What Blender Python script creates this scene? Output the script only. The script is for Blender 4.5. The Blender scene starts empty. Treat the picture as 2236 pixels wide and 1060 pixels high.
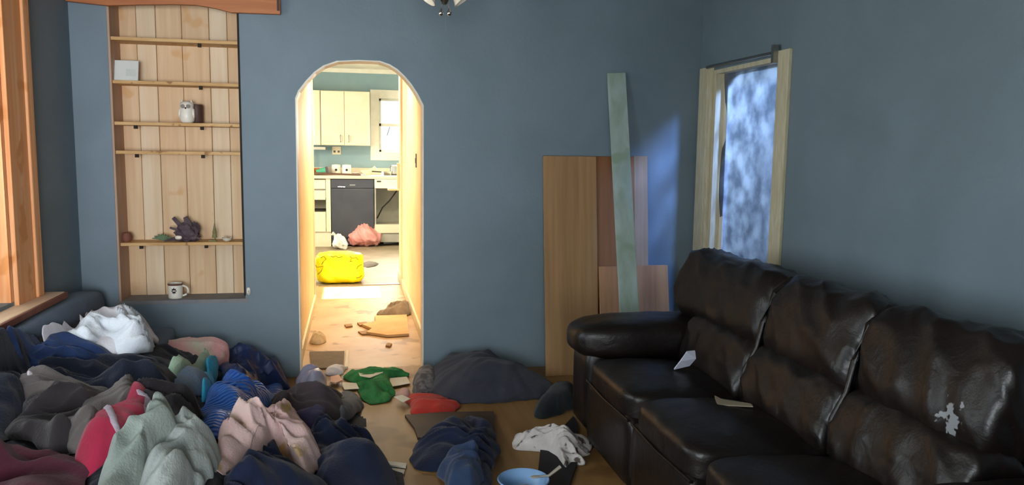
import bpy, math, random
import numpy as np
from mathutils import Vector, Matrix
from mathutils.geometry import tessellate_polygon
random.seed(7)
rng = np.random.default_rng(7)
SC = bpy.context.scene
COL = SC.collection

# ------------------------------------------------------------------ camera
FPX = 1700.0
YAW, PITCH, ROLL = math.radians(11.6), math.radians(6.64), math.radians(0.8)
CAMP = np.array([0.0, 0.0, 1.4])
cF = np.array([math.sin(YAW)*math.cos(PITCH), math.cos(YAW)*math.cos(PITCH), -math.sin(PITCH)])
r0 = np.array([math.cos(YAW), -math.sin(YAW), 0.0]); u0 = np.cross(r0, cF)
cR = r0*math.cos(ROLL) + u0*math.sin(ROLL); cU = np.cross(cR, cF)
cam = bpy.data.cameras.new('camera'); cam.sensor_width = 36.0; cam.lens = 36.0*FPX/2236.0
cam.clip_start = 0.05; cam.clip_end = 200
camo = bpy.data.objects.new('camera', cam); COL.objects.link(camo)
camo.matrix_world = Matrix([[cR[0], cU[0], -cF[0], 0], [cR[1], cU[1], -cF[1], 0], [cR[2], cU[2], -cF[2], 1.4], [0, 0, 0, 1]])
SC.camera = camo

# ------------------------------------------------------------------ world, lamps, exposure
SC.view_settings.view_transform = 'Standard'
SC.view_settings.look = 'None'
SC.view_settings.gamma = 1.0
SC.view_settings.use_curve_mapping = False
SC.view_settings.exposure = 0.0
wd = bpy.data.worlds.new('sky'); SC.world = wd; wd.use_nodes = True
bg = wd.node_tree.nodes['Background']
bg.inputs[0].default_value = (0.88, 0.95, 1.0, 1); bg.inputs[1].default_value = 1.3

def area(name, loc, aim, sx, sy, power, color, spread=180):
    l = bpy.data.lights.new(name, 'AREA'); l.shape = 'RECTANGLE'; l.size = sx; l.size_y = sy
    l.energy = power; l.color = color; l.spread = math.radians(spread)
    o = bpy.data.objects.new(name, l); COL.objects.link(o); o.location = loc
    o.rotation_euler = (Vector(aim)-Vector(loc)).to_track_quat('-Z', 'Y').to_euler()
    return o
# daylight in the window openings, and added fill and beam lamps
area('daylight_left_window', (-1.72, 3.45, 1.40), (0.3, 4.3, 1.0), 1.3, 1.3, 26, (0.80, 0.90, 1.0))
area('fill_left_window_behind', (-1.72, 0.4, 1.40), (2.2, 2.4, 0.9), 1.3, 1.3, 36, (0.84, 0.93, 1.0), 120)  # window out of view, lamp added as room fill
area('fill_front_window', (-0.5, -1.75, 1.2), (-1.35, 4.85, 1.75), 1.6, 1.2, 30, (0.93, 0.96, 1.0), 62)  # unseen window; lamp narrowed and aimed to brighten the left side
area('beam_lamp_right_door', (3.25, 3.0, 2.7), (1.95, 4.85, 1.2), 0.3, 0.3, 950, (0.45, 0.66, 1.0), 60)  # lamp added outside, aimed to throw the bright triangle beside the doorway
area('daylight_kitchen_window', (0.75, 11.95, 1.7), (0.2, 9.5, 0.3), 0.6, 0.9, 45, (1.0, 0.93, 0.80), 120)
area('kitchen_side_fill', (-1.85, 9.6, 1.6), (1.0, 9.8, 1.0), 1.4, 1.2, 100, (1.0, 0.93, 0.80))  # unseen side opening, lamp added to brighten the kitchen
area('kitchen_fill_light', (0.2, 9.3, 2.5), (0.2, 9.3, 0), 0.6, 0.6, 60, (1.0, 0.86, 0.62))  # unseen lamp without fixture, added to lift the kitchen
area('hall_fill_light', (0.08, 6.9, 2.5), (0.08, 6.9, 0), 0.35, 0.35, 24, (1.0, 0.80, 0.52), 110)  # fill lamp added for the hall, no fixture in view
sl = bpy.data.lights.new('sun', 'SUN'); sl.energy = 90; sl.angle = math.radians(0.8); sl.color = (1.0, 0.88, 0.66)
so = bpy.data.objects.new('sun', sl); COL.objects.link(so)
so.rotation_euler = Vector((1.0, 0.0, -0.9)).to_track_quat('-Z', 'Y').to_euler(); so.location = (-6, 7.8, 6)

# ------------------------------------------------------------------ helpers
def ray(x, y): return cF + cR*(x-1118.0)/FPX - cU*(y-530.0)/FPX
def on(x, y, a, v):
    d = ray(x, y); return Vector(CAMP + d*(v-CAMP[a])/d[a])
def hx(h, a=1.0):
    h = h.lstrip('#'); c = [int(h[i:i+2], 16)/255 for i in (0, 2, 4)]
    return tuple([(v/12.92 if v <= .04045 else ((v+.055)/1.055)**2.4) for v in c]+[a])
MATS = {}
def mat(name, c1, c2=None, rough=0.8, scale=6.0, stretch=(1, 1, 1), bump=0.0, bscale=60.0, metal=0.0, spec=0.4, sheen=0.0,
        kind='noise', detail=4.0, lo=0.35, hi=0.65, coat=0.0, trans=0.0, c3=None, mask=None):
    if name in MATS: return MATS[name]
    m = bpy.data.materials.new(name); m.use_nodes = True; nt = m.node_tree; N = nt.nodes; L = nt.links
    b = N['Principled BSDF']
    b.inputs['Roughness'].default_value = rough; b.inputs['Metallic'].default_value = metal
    b.inputs['Specular IOR Level'].default_value = spec
    b.inputs['Sheen Weight'].default_value = sheen
    b.inputs['Coat Weight'].default_value = coat
    b.inputs['Transmission Weight'].default_value = trans
    tc = N.new('ShaderNodeTexCoord'); mp = N.new('ShaderNodeMapping'); mp.inputs['Scale'].default_value = stretch
    L.new(tc.outputs['Object'], mp.inputs['Vector'])
    base = None
    if c2 is None: b.inputs['Base Color'].default_value = hx(c1)
    else:
        if kind == 'wave':
            t = N.new('ShaderNodeTexWave'); t.inputs['Scale'].default_value = scale; t.inputs['Distortion'].default_value = 3.0
            t.inputs['Detail'].default_value = 3; o = t.outputs['Fac']
        elif kind == 'voronoi':
            t = N.new('ShaderNodeTexVoronoi'); t.inputs['Scale'].default_value = scale; o = t.outputs['Distance']
        else:
            t = N.new('ShaderNodeTexNoise'); t.inputs['Scale'].default_value = scale; t.inputs['Detail'].default_value = detail
            t.inputs['Distortion'].default_value = 0.4; o = t.outputs['Fac']
        L.new(mp.outputs[0], t.inputs['Vector'])
        r = N.new('ShaderNodeValToRGB'); r.color_ramp.elements[0].position = lo; r.color_ramp.elements[1].position = hi
        r.color_ramp.elements[0].color = hx(c1); r.color_ramp.elements[1].color = hx(c2)
        L.new(o, r.inputs['Fac']); base = r.outputs['Color']
        if c3:
            t3 = N.new('ShaderNodeTexNoise'); t3.inputs['Scale'].default_value = scale*(mask or 0.6); t3.inputs['Detail'].default_value = 2
            L.new(tc.outputs['Object'], t3.inputs['Vector'])
            r3 = N.new('ShaderNodeValToRGB'); r3.color_ramp.elements[0].position = .60; r3.color_ramp.elements[1].position = .66
            L.new(t3.outputs['Fac'], r3.inputs['Fac'])
            mx = N.new('ShaderNodeMix'); mx.data_type = 'RGBA'; L.new(r3.outputs['Color'], mx.inputs['Factor'])
            L.new(base, mx.inputs['A']); mx.inputs['B'].default_value = hx(c3); base = mx.outputs['Result']
        L.new(base, b.inputs['Base Color'])
    if bump:
        t2 = N.new('ShaderNodeTexNoise'); t2.inputs['Scale'].default_value = bscale; t2.inputs['Detail'].default_value = 5
        L.new(mp.outputs[0], t2.inputs['Vector'])
        bp = N.new('ShaderNodeBump'); bp.inputs['Strength'].default_value = bump; bp.inputs['Distance'].default_value = 0.01
        L.new(t2.outputs['Fac'], bp.inputs['Height']); L.new(bp.outputs[0], b.inputs['Normal'])
    MATS[name] = m
    return m
def fab(name, c1, c2, **k):
    d = dict(rough=.95, scale=9, bump=.35, bscale=110, spec=.15, sheen=.15, lo=.3, hi=.7); d.update(k)
    return mat(name, c1, c2, **d)

# numpy value-gradient noise
_P = rng.permutation(512)
_G = np.stack([np.cos(np.linspace(0, 2*np.pi, 512, endpoint=False)), np.sin(np.linspace(0, 2*np.pi, 512, endpoint=False))], 1)
def pn(x, y, s=0):
    x = np.asarray(x, float)+s*17.13; y = np.asarray(y, float)+s*7.77
    xi = np.floor(x).astype(int); yi = np.floor(y).astype(int); xf = x-xi; yf = y-yi
    u = xf*xf*xf*(xf*(xf*6-15)+10); v = yf*yf*yf*(yf*(yf*6-15)+10)
    def g(i, j):
        h = _P[(_P[(xi+i) % 512]+yi+j) % 512]; return _G[h, 0]*(xf-i)+_G[h, 1]*(yf-j)
    a = g(0, 0)*(1-u)+g(1, 0)*u; b = g(0, 1)*(1-u)+g(1, 1)*u
    return (a*(1-v)+b*v)*1.5
def fbm(x, y, s=0, o=3):
    r = 0; a = 1
    for i in range(o): r = r+a*pn(x*2**i, y*2**i, s+i*3.1); a *= .5
    return r
def ridge(x, y, s=0, o=3):
    r = 0; a = 1
    for i in range(o): r = r+a*(1-np.minimum(1, np.abs(pn(x*2**i, y*2**i, s+i*5.3))*2.2))**1.5; a *= .5
    return r

ORI = {}
def tag(o, label=None, cat=None, group=None, kind=None):
    if label: o['label'] = label
    if cat: o['category'] = cat
    if group: o['group'] = group
    if kind: o['kind'] = kind
    return o
def thing(name, loc, label, cat, group=None):
    o = bpy.data.objects.new(name, None); COL.objects.link(o); o.location = loc; o.empty_display_size = .05
    ORI[o.name] = Vector(loc); return tag(o, label, cat, group)

class MB:
    def __init__(s): s.v = []; s.f = []
    def add(s, v, f):
        n = len(s.v); s.v += [tuple(float(c) for c in p) for p in v]; s.f += [tuple(i+n for i in q) for q in f]; return s
    def box(s, a, b):
        x0, y0, z0 = a; x1, y1, z1 = b
        return s.add([(x0,y0,z0),(x1,y0,z0),(x1,y1,z0),(x0,y1,z0),(x0,y0,z1),(x1,y0,z1),(x1,y1,z1),(x0,y1,z1)],
                     [(3,2,1,0),(4,5,6,7),(0,1,5,4),(1,2,6,5),(2,3,7,6),(3,0,4,7)])
    def hull8(s, P): return s.add(P, [(3,2,1,0),(4,5,6,7),(0,1,5,4),(1,2,6,5),(2,3,7,6),(3,0,4,7)])
    def prism(s, pts, d):
        """pts: 3-D polygon, d: offset vector"""
        n = len(pts); P = [Vector(p) for p in pts]; d = Vector(d)
        tri = tessellate_polygon([P])
        return s.add(P+[p+d for p in P], [tuple(t) for t in tri]+[tuple(i+n for i in reversed(t)) for t in tri]+[(i, (i+1) % n, (i+1) % n+n, i+n) for i in range(n)])
    def holed(s, loops, d):
        """flat polygon with holes, thickened by d"""
        L = [[Vector(p) for p in l] for l in loops]; d = Vector(d); flat = [p for l in L for p in l]; n = len(flat)
        tri = tessellate_polygon(L); F = [tuple(t) for t in tri]+[tuple(i+n for i in reversed(t)) for t in tri]
        k = 0
        for l in L:
            m = len(l); F += [(k+i, k+(i+1) % m, k+(i+1) % m+n, k+i+n) for i in range(m)]; k += m
        return s.add(flat+[p+d for p in flat], F)
    def tube(s, pts, r, n=8, cap=True):
        P = [Vector(p) for p in pts]; V = []; F = []
        R = r if isinstance(r, (list, tuple)) else [r]*len(P)
        up = Vector((0, 0, 1))
        for i, p in enumerate(P):
            t = (P[min(i+1, len(P)-1)]-P[max(i-1, 0)]).normalized()
            a = t.cross(up if abs(t.z) < .9 else Vector((1, 0, 0))).normalized(); b = t.cross(a)
            for k in range(n):
                w = 2*math.pi*k/n; V.append(p+(a*math.cos(w)+b*math.sin(w))*R[i])
        for i in range(len(P)-1):
            for k in range(n): F.append((i*n+k, i*n+(k+1) % n, (i+1)*n+(k+1) % n, (i+1)*n+k))
        if cap: F += [tuple(range(n)), tuple(reversed(range((len(P)-1)*n, len(P)*n)))]
        return s.add(V, F)
    def lathe(s, prof, c=(0, 0, 0), n=20, axis='z', M=None):
        V = []; F = []
        for r, z in prof:
            for k in range(n):
                w = 2*math.pi*k/n; p = Vector((r*math.cos(w), r*math.sin(w), z)); V.append(((M @ p) if M else p)+Vector(c))
        m = len(prof)
        for i in range(m-1):
            for k in range(n): F.append((i*n+k, i*n+(k+1) % n, (i+1)*n+(k+1) % n, (i+1)*n+k))
        F += [tuple(reversed(range(n))), tuple(range((m-1)*n, m*n))]
        return s.add(V, F)
    def pillow(s, c, size, M=None, p=5.0, n=14, puff=0.0, wr=0.0, ws=6.0, seed=0, fn=None, yp=None):
        """rounded box by p-norm, puffed and wrinkled"""
        idx = {}; V = []; F = []
        def vid(q):
            k = tuple(round(t, 5) for t in q)
            if k not in idx: idx[k] = len(V); V.append(q)
            return idx[k]
        g = np.linspace(-1, 1, n+1)
        for ax in range(3):
            for sg in (-1, 1):
                for i in range(n):
                    for j in range(n):
                        q = []
                        for (a, b) in ((i, j), (i+1, j), (i+1, j+1), (i, j+1)):
                            t = [0, 0, 0]; t[ax] = sg; t[(ax+1) % 3] = g[a]; t[(ax+2) % 3] = g[b]; q.append(vid(tuple(t)))
                        F.append(tuple(q) if sg > 0 else tuple(reversed(q)))
        A = np.array(V); Z_ = np.abs(A); nr = (((Z_[:, 0]**p+Z_[:, 2]**p)**(yp/p)+Z_[:, 1]**yp)**(1/yp) if yp else (Z_**p).sum(1)**(1/p)); A = A/nr[:, None]
        S = np.array(size)/2
        B = A*S
        if puff: B[:, 2] += np.sign(B[:, 2])*puff*(1-A[:, 0]**2)*(1-A[:, 1]**2)*np.abs(A[:, 2])
        if wr:
            nrm = A/np.linalg.norm(A, axis=1)[:, None]
            w = ridge(B[:, 0]*ws+B[:, 2]*ws*.7, B[:, 1]*ws-B[:, 2]*ws*.5, seed, 2)-.6
            B += nrm*(w*wr)[:, None]
        if fn: B = fn(A, B)
        out = [((M @ Vector(b)) if M else Vector(b))+Vector(c) for b in B]
        return s.add(out, F)
    def build(s, name, m, parent=None, smooth=0, bevel=0.0, sub=0, origin=None):
        o0 = ORI[parent.name] if parent is not None and parent.name in ORI else None
        if o0 is None:
            if origin is not None: o0 = Vector(origin)
            else:
                A = np.array(s.v); o0 = Vector(((A[:, 0].min()+A[:, 0].max())/2, (A[:, 1].min()+A[:, 1].max())/2, A[:, 2].min()))
        me = bpy.data.meshes.new(name)
        me.from_pydata([(p[0]-o0.x, p[1]-o0.y, p[2]-o0.z) for p in s.v], [], s.f); me.update()
        ob = bpy.data.objects.new(name, me); COL.objects.link(ob)
        if m: me.materials.append(m)
        if parent is not None: ob.parent = parent
        else: ob.location = o0
        ORI[ob.name] = o0
        import bmesh as bm_
        b = bm_.new(); b.from_mesh(me); bm_.ops.recalc_face_normals(b, faces=b.faces); b.to_mesh(me); b.free()
        if smooth:
            me.polygons.foreach_set('use_smooth', [True]*len(me.polygons))
            if smooth < 170: me.set_sharp_from_angle(angle=math.radians(smooth))
        if bevel:
            md = ob.modifiers.new('bevel', 'BEVEL'); md.width = bevel; md.segments = 2; md.limit_method = 'ANGLE'
        if sub:
            md = ob.modifiers.new('sub', 'SUBSURF'); md.levels = sub; md.render_levels = sub
        return ob
def box(name, a, b, m, parent=None, bevel=0.0, **k):
    a2 = [min(a[i], b[i]) for i in range(3)]; b2 = [max(a[i], b[i]) for i in range(3)]
    return MB().box(a2, b2).build(name, m, parent, bevel=bevel, **k)
def struct(o, label=None): o['kind'] = 'structure'; (label and o.__setitem__('label', label)); return o

# ------------------------------------------------------------------ materials
M_wall = mat('blue_grey_paint', '75858f', '7d8d98', rough=.6, scale=2.2, bump=.12, bscale=55, spec=.3)
M_slate = mat('blue_grey_paint_side', '75858f', '7d8d98', rough=.6, scale=2.2, bump=.12, bscale=55, spec=.3)
M_ceil = mat('ceiling_paint', '8c877c', '98938a', rough=.9, scale=3)
M_cream = mat('cream_trim_paint', 'd0c4a2', 'e0d6ba', rough=.55, scale=8, stretch=(6, 6, 1), bump=.1)
M_white = mat('white_paint', 'f0ece0', 'e6e0d0', rough=.5, scale=6)
M_pine = mat('pine_board', 'd8b48c', 'e4c6a0', rough=.6, scale=3.0, stretch=(9, 9, .5), bump=.08, bscale=40, c3='d8ac7c', mask=1.8, spec=.3)
M_pine2 = mat('pine_board_pale', 'e0c6a2', 'ead4b6', rough=.6, scale=3.0, stretch=(9, 9, .5), bump=.08, bscale=40, spec=.3)
M_orange = mat('orange_pine', 'ec9c60', 'f6bc88', rough=.45, scale=3.0, stretch=(10, 10, .4), bump=.05, c3='e09454', mask=2.2, spec=.35)
M_header = mat('stained_header_pine', 'b0683c', 'c07a4a', rough=.5, scale=4.0, stretch=(.5, 8, 8), bump=.05)
M_floor = mat('worn_wood_floor', '86643a', '98764a', rough=.55, scale=2.5, stretch=(6, .6, 1), bump=.06, c3='745430', mask=1.2, spec=.28)
M_kfloor = mat('hall_floor_sheet', 'b89668', 'a88254', rough=.5, scale=3.0, bump=.1, c3='8c6a42', mask=2.0)
M_kfloor2 = mat('kitchen_vinyl', '8a7a62', '9c8c74', rough=.55, scale=4.0, bump=.05)
M_hall = mat('hall_warm_paint', 'e8cfa0', 'f0dcb4', rough=.6, scale=3)
M_kwall = mat('kitchen_teal_paint', '86a0a8', '90aab0', rough=.7, scale=2)
M_kcab = mat('cabinet_laminate', 'e0d2b4', 'e6dabe', rough=.5, scale=5)
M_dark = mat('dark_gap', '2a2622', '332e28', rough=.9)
M_metal = mat('brushed_metal', '9a9a94', rough=.3, metal=.9)
M_chrome = mat('chrome', 'd8dadc', rough=.12, metal=1.0)
M_brass = mat('antique_metal', '5a5248', rough=.4, metal=.8)
M_glass = mat('milk_glass', 'e8dccb', rough=.25, spec=.6, coat=.3)

YW, XL, XR, ZC = 4.85, -1.54, 2.245, 2.55
T = 0.14
def wpt(x, y, Y=YW): return on(x, y, 1, Y)

# ------------------------------------------------------------------ structure: main room
struct(box('floor', (XL-.2, -1.9, -.1), (XR+.2, YW+T, 0), M_floor))
struct(box('ceiling', (XL-.2, -1.9, ZC), (XR+.2, YW+T, ZC+.1), M_ceil))
arch_px = [(643, 215), (651, 198), (668, 176), (686, 157), (706, 143), (735, 133), (782, 131), (830, 133), (852, 141), (868, 151), (884, 166), (899, 184), (912, 204), (922, 230)]
arch = [wpt(*p) for p in arch_px]
AXL, AXR = -.330, .431
outer = [(XL-T, YW, 0), (AXL, YW, 0), (AXL, YW, 1.70)] + [tuple(p) for p in arch[1:-1]] + [(AXR, YW, 1.677), (AXR, YW, 0), (XR+T, YW, 0), (XR+T, YW, ZC), (XL-T, YW, ZC)]
NX0, NX1, NZ0, NZ1 = -1.345, -.640, .497, 2.30
niche = [(NX0, YW, NZ0), (NX1, YW, NZ0), (NX1, YW, NZ1), (NX0, YW, NZ1)]
struct(MB().holed([outer, niche], (0, T, 0)).build('wall_back', M_wall))
# white plastered edge lining the arch
lin = [(AXL, 0), (AXL, 1.70)]+[(p.x, p.z) for p in arch[1:-1]]+[(AXR, 1.677), (AXR, 0)]
cx0 = .05
inn = [(x+(.007 if x < cx0 else -.007), z-(.007 if z > 1.6 else 0)) for x, z in lin]
m = MB()
for i in range(len(lin)-1):
    a, b, c, d = lin[i], lin[i+1], inn[i+1], inn[i]
    m.hull8([(a[0], YW-.004, a[1]), (b[0], YW-.004, b[1]), (c[0], YW-.004, c[1]), (d[0], YW-.004, d[1]),
             (a[0], YW+T, a[1]), (b[0], YW+T, b[1]), (c[0], YW+T, c[1]), (d[0], YW+T, d[1])])
struct(m.build('trim_1', M_white))
# left wall with two windows
def wall_x(name, X, d, y0, y1, z1, holes, m_):
    return struct(MB().holed([[(X, y0, 0), (X, y1, 0), (X, y1, z1), (X, y0, z1)]]+[[(X, a, c), (X, b, c), (X, b, e), (X, a, e)] for a, b, c, e in holes], (d, 0, 0)).build(name, m_))
wall_x('wall_left', XL, -.16, -1.9, YW, ZC, [(2.75, 3.93, .68, 2.16), (-.3, 1.0, .68, 2.16)], M_wall)
wall_x('wall_right', XR, T, -1.9, YW, ZC, [(3.86, 4.66, .05, 1.93)], M_slate)
struct(MB().holed([[(XL-.2, -1.9, 0), (XR+.2, -1.9, 0), (XR+.2, -1.9, ZC), (XL-.2, -1.9, ZC)], [(-1.2, -1.9, .9), (.4, -1.9, .9), (.4, -1.9, 2.1), (-1.2, -1.9, 2.1)]], (0, T, 0)).build('wall_front', M_wall))
# outdoor ground and added light blockers
struct(box('floor_outdoor_ground', (-12, -6, -.5), (14, 18, -.35), mat('outdoor_grass', '4a5a38', '5c6a44', scale=3)))
struct(box('sun_shield_left', (-3.8, -1.9, 2.45), (-1.75, 4.9, 2.53), M_white))  # unseen roof slab added to keep sun out of the left window

struct(box('sky_screen_wall', (XR+.17, 4.75, -.35), (XR+1.6, 4.85, 2.6), M_cream))  # added outdoor wall hides the bright sky beside the sheet
struct(box('sun_shield_kitchen', (-4.2, 8.5, 2.45), (-2.07, 10.9, 2.53), M_white))  # unseen slab added to stop sun entering the kitchen side opening
# left window: casing, jamb, sash, sill
w = thing('window_1', (XL, 3.35, .68), None, None); w['kind'] = 'structure'
w['label'] = 'orange pine window frame at the left edge above the clothes heap'
yc = wpt  # noqa
m = MB().box((XL, 3.93, .66), (XL+.022, 4.205, 2.30))
m.build('casing', M_orange, w, bevel=.004)
MB().box((XL, 4.130, .66), (XL+.034, 4.205, 2.30)).build('casing_molding', M_orange, w, bevel=.008)
MB().box((XL, 2.46, .66), (XL+.022, 2.74, 2.30)).build('casing', M_orange, w, bevel=.004)
MB().box((XL, 2.46, 2.17), (XL+.026, 4.205, 2.36)).build('casing_head', M_orange, w, bevel=.004)
m = MB().box((XL-.15, 3.90, .68), (XL, 3.93, 2.16)).box((XL-.15, 2.75, .68), (XL, 2.78, 2.16)).box((XL-.15, 2.78, 2.13), (XL, 3.90, 2.16))
m.build('jamb', M_orange, w)
m = MB().box((XL-.08, 3.86, .70), (XL-.05, 3.90, 2.13)).box((XL-.08, 2.78, .70), (XL-.05, 2.82, 2.13)).box((XL-.08, 2.82, 1.38), (XL-.05, 3.86, 1.43)).box((XL-.08, 2.82, .70), (XL-.05, 3.86, .75)).box((XL-.08, 2.82, 2.08), (XL-.05, 3.86, 2.13))
m.build('sash', M_orange, w)
gm = mat('window_pane', 'f4f8f8', rough=.02, trans=1.0, spec=.5)
for z0, z1 in ((.75, 1.38), (1.43, 2.08)): MB().box((XL-.068, 2.82, z0), (XL-.064, 3.86, z1)).build('pane', gm, w)
MB().box((XL-.15, 2.40, .635), (XL+.10, 4.285, .662)).build('sill', mat('pale_worn_sill', 'd8b898', 'e8cdb4', rough=.5, scale=5, stretch=(3, .5, 1)), w, bevel=.006)
MB().box((XL+.098, 2.40, .630), (XL+.112, 4.29, .660)).build('sill_nosing', mat('red_brown_edge', '7a4a3c', '8a5a4a'), w, bevel=.003)
w2 = thing('window_2', (XL, .35, .68), None, None); w2['kind'] = 'structure'
m = MB().box((XL, -.42, .6), (XL+.02, -.3, 2.28)).box((XL, 1.0, .6), (XL+.02, 1.12, 2.28)).box((XL, -.3, 2.16), (XL+.02, 1.0, 2.28)).box((XL, -.3, .56), (XL+.02, 1.0, .68))
m.build('casing', M_orange, w2)

# right doorway covered with a blue-grey sheet
d = thing('door_1', (XR, 4.27, 0), None, None); d['kind'] = 'structure'
d['label'] = 'cream framed doorway behind the sofa closed off by a blue-grey plastic sheet'
for (a, b) in ((4.655, 4.825),):
    MB().box((XR-.022, a, 0), (XR, b, 1.955)).build('casing', M_cream, d, bevel=.004)
    MB().box((XR-.030, a+.03, 0), (XR-.02, a+.055, 1.945)).build('casing_molding', M_cream, d, bevel=.003)
MB().box((XR-.022, 3.755, 0), (XR, 3.865, 1.955)).build('casing', M_cream, d, bevel=.004)
MB().box((XR, 4.62, 0), (XR+.15, 4.66, 1.93)).build('jamb', M_cream, d)
MB().box((XR, 3.86, 0), (XR+.15, 3.885, 1.93)).build('jamb', M_cream, d)
MB().box((XR, 3.885, 1.905), (XR+.15, 4.62, 1.93)).build('jamb', M_cream, d)
MB().box((XR+.06, 4.575, 0), (XR+.085, 4.62, 1.905)).build('door_stop', M_white, d)
MB().tube([(XR-.03, 4.70, 1.952), (XR-.035, 3.90, 1.945)], .010).build('rod', M_metal, d, smooth=60)
MB().box((XR-.05, 3.86, 1.89), (XR-.022, 3.885, 1.985)).build('rod_bracket', M_metal, d)
# sheet: vertical surface hung from the rod with gathered torn edge
def sheet_mat():
    m_ = bpy.data.materials.new('blue_grey_sheet'); m_.use_nodes = True; nt = m_.node_tree; N = nt.nodes; L = nt.links
    for n_ in list(N):
        if n_.type != 'OUTPUT_MATERIAL': N.remove(n_)
    out = [n_ for n_ in N if n_.type == 'OUTPUT_MATERIAL'][0]
    tc = N.new('ShaderNodeTexCoord'); no = N.new('ShaderNodeTexNoise'); no.inputs['Scale'].default_value = 7; no.inputs['Detail'].default_value = 5
    L.new(tc.outputs['Object'], no.inputs['Vector'])
    r = N.new('ShaderNodeValToRGB'); r.color_ramp.elements[0].position = .38; r.color_ramp.elements[0].color = hx('525b6a')
    r.color_ramp.elements[1].position = .62; r.color_ramp.elements[1].color = hx('7c828c'); L.new(no.outputs['Fac'], r.inputs['Fac'])
    df = N.new('ShaderNodeBsdfDiffuse'); tr = N.new('ShaderNodeBsdfTranslucent'); gl = N.new('ShaderNodeBsdfGlossy'); gl.inputs['Roughness'].default_value = .35
    L.new(r.outputs[0], df.inputs[0]); L.new(r.outputs[0], tr.inputs[0])
    tp = N.new('ShaderNodeBsdfTransparent'); r5 = N.new('ShaderNodeValToRGB'); r5.color_ramp.elements[0].position = .35; r5.color_ramp.elements[0].color = (.20, .23, .30, 1); r5.color_ramp.elements[1].position = .66; r5.color_ramp.elements[1].color = (.42, .46, .56, 1); L.new(no.outputs['Fac'], r5.inputs['Fac']); L.new(r5.outputs[0], tp.inputs[0])
    m1 = N.new('ShaderNodeMixShader'); m1.inputs[0].default_value = .03; L.new(df.outputs[0], m1.inputs[1]); L.new(tr.outputs[0], m1.inputs[2])
    m2 = N.new('ShaderNodeMixShader'); m2.inputs[0].default_value = .06; L.new(m1.outputs[0], m2.inputs[1]); L.new(gl.outputs[0], m2.inputs[2])
    m3 = N.new('ShaderNodeMixShader'); m3.inputs[0].default_value = .24; L.new(m2.outputs[0], m3.inputs[1]); L.new(tp.outputs[0], m3.inputs[2])
    L.new(m3.outputs[0], out.inputs['Surface']); return m_
M_sheet = sheet_mat()
ny, nz = 60, 90
V = []; F = []
for j in range(nz+1):
    z = 1.93-1.90*j/nz
    e = 4.612+.008*math.sin(z*5.2)+.006*math.sin(z*13+1)
    for i in range(ny+1):
        t = i/ny; y = 3.87+(e-3.87)*t
        fold = .022*max(0, (t-.72)/.28)**1.2*math.sin(30*t+5*z)+.006*float(pn(y*7, z*5))
        V.append((XR+.058+fold*.1+.012*max(0, (t-.8)/.2)**2*math.sin(z*9), y, z))
for j in range(nz):
    for i in range(ny): a = j*(ny+1)+i; F.append((a, a+1, a+ny+2, a+ny+1))
o = MB().add(V, F).build('plastic_sheet', M_sheet, None, smooth=180)
md = o.modifiers.new('solid', 'SOLIDIFY'); md.thickness = .0015
tag(o, 'blue-grey cloudy plastic sheet hanging in the cream doorway', 'plastic sheet')

# header board above niche
pts = [(-1.50, 2.28), (-1.0, 2.262), (-.80, 2.255), (-.70, 2.235), (-.64, 2.205), (-.56, 2.195), (-.405, 2.185), (-.405, 2.42), (-1.50, 2.42)]
pts = []
for q in ((150, 2), (235, 12), (300, 10), (380, 9), (430, 11), (470, 18), (505, 27), (560, 29), (612, 31)): p = on(q[0], q[1], 1, YW-.06); pts.append((p.x, p.z))
pts[0] = (XL+.005, pts[0][1]); pts = pts+[(pts[-1][0], 2.44), (pts[0][0], 2.44)]
o = MB().prism([(x, YW-.06, z) for x, z in pts], (0, .035, 0)).build('header_board', M_header, None, bevel=.003)
tag(o, 'orange stained wooden header board across the top of the shelf niche', 'board')
MB().box((XL+.005, YW-.025, 2.33), (-.42, YW, 2.44)).build('mounting_cleat', M_header, o)
MB().box((-.418, YW-.062, 2.19), (-.404, YW-.0, 2.44)).build('end_cap', mat('dark_end_brown', '3a2a24', '4a342a', rough=.6), o)  # end face coloured darker than the board

# ------------------------------------------------------------------ recessed plank bookcase
bc = thing('recessed_bookcase', (-.99, YW+.1, NZ0), 'pale pine plank bookcase recessed in the blue wall left of the arch', 'bookcase')
YB = YW+.20
gx = [on(q, 520, 1, YB).x for q in (262, 316, 357, 412, 470, 508)]+[NX1+.02]
gx[0] = NX0
for i in range(len(gx)-1):
    MB().box((gx[i]+.001, YB-.002*(i % 2), NZ0-.02), (gx[i+1]-.001, YB+.018, NZ1+.1)).build('plank', M_pine2 if i in (1, 4) else M_pine, bc, bevel=.004)
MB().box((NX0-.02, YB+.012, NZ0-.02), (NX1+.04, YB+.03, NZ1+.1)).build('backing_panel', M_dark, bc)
MB().box((NX0, YW+.004, NZ0), (NX0+.012, YB, NZ1)).build('side_panel', mat('mauve_shaded_side', 'b08e78', 'bc9c86', rough=.6, scale=3, stretch=(6, 6, .5)), bc)  # recess shade worked into the mauve colour of the left side
MB().box((NX1, YW+.012, NZ0-.02), (NX1+.018, YB, NZ1+.1)).build('side_panel', M_dark, bc)
MB().box((NX0-.018, YW-.004, NZ0-.02), (NX1+.018, YB, NZ0+.002)).build('bottom_shelf', mat('dusty_grey_sill', '7d7f86', '8c8a88', rough=.8, scale=14), bc)
MB().box((NX0, YW+.012, NZ1+.005), (NX1, YB, NZ1+.02)).build('top_panel', M_pine, bc)
SH = []
shy = [((238, 84), (513, 92)), ((240, 180), (519, 184)), ((244, 269), (522, 274)), ((246, 332), (526, 336)), ((262, 536), (536, 530))]
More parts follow.
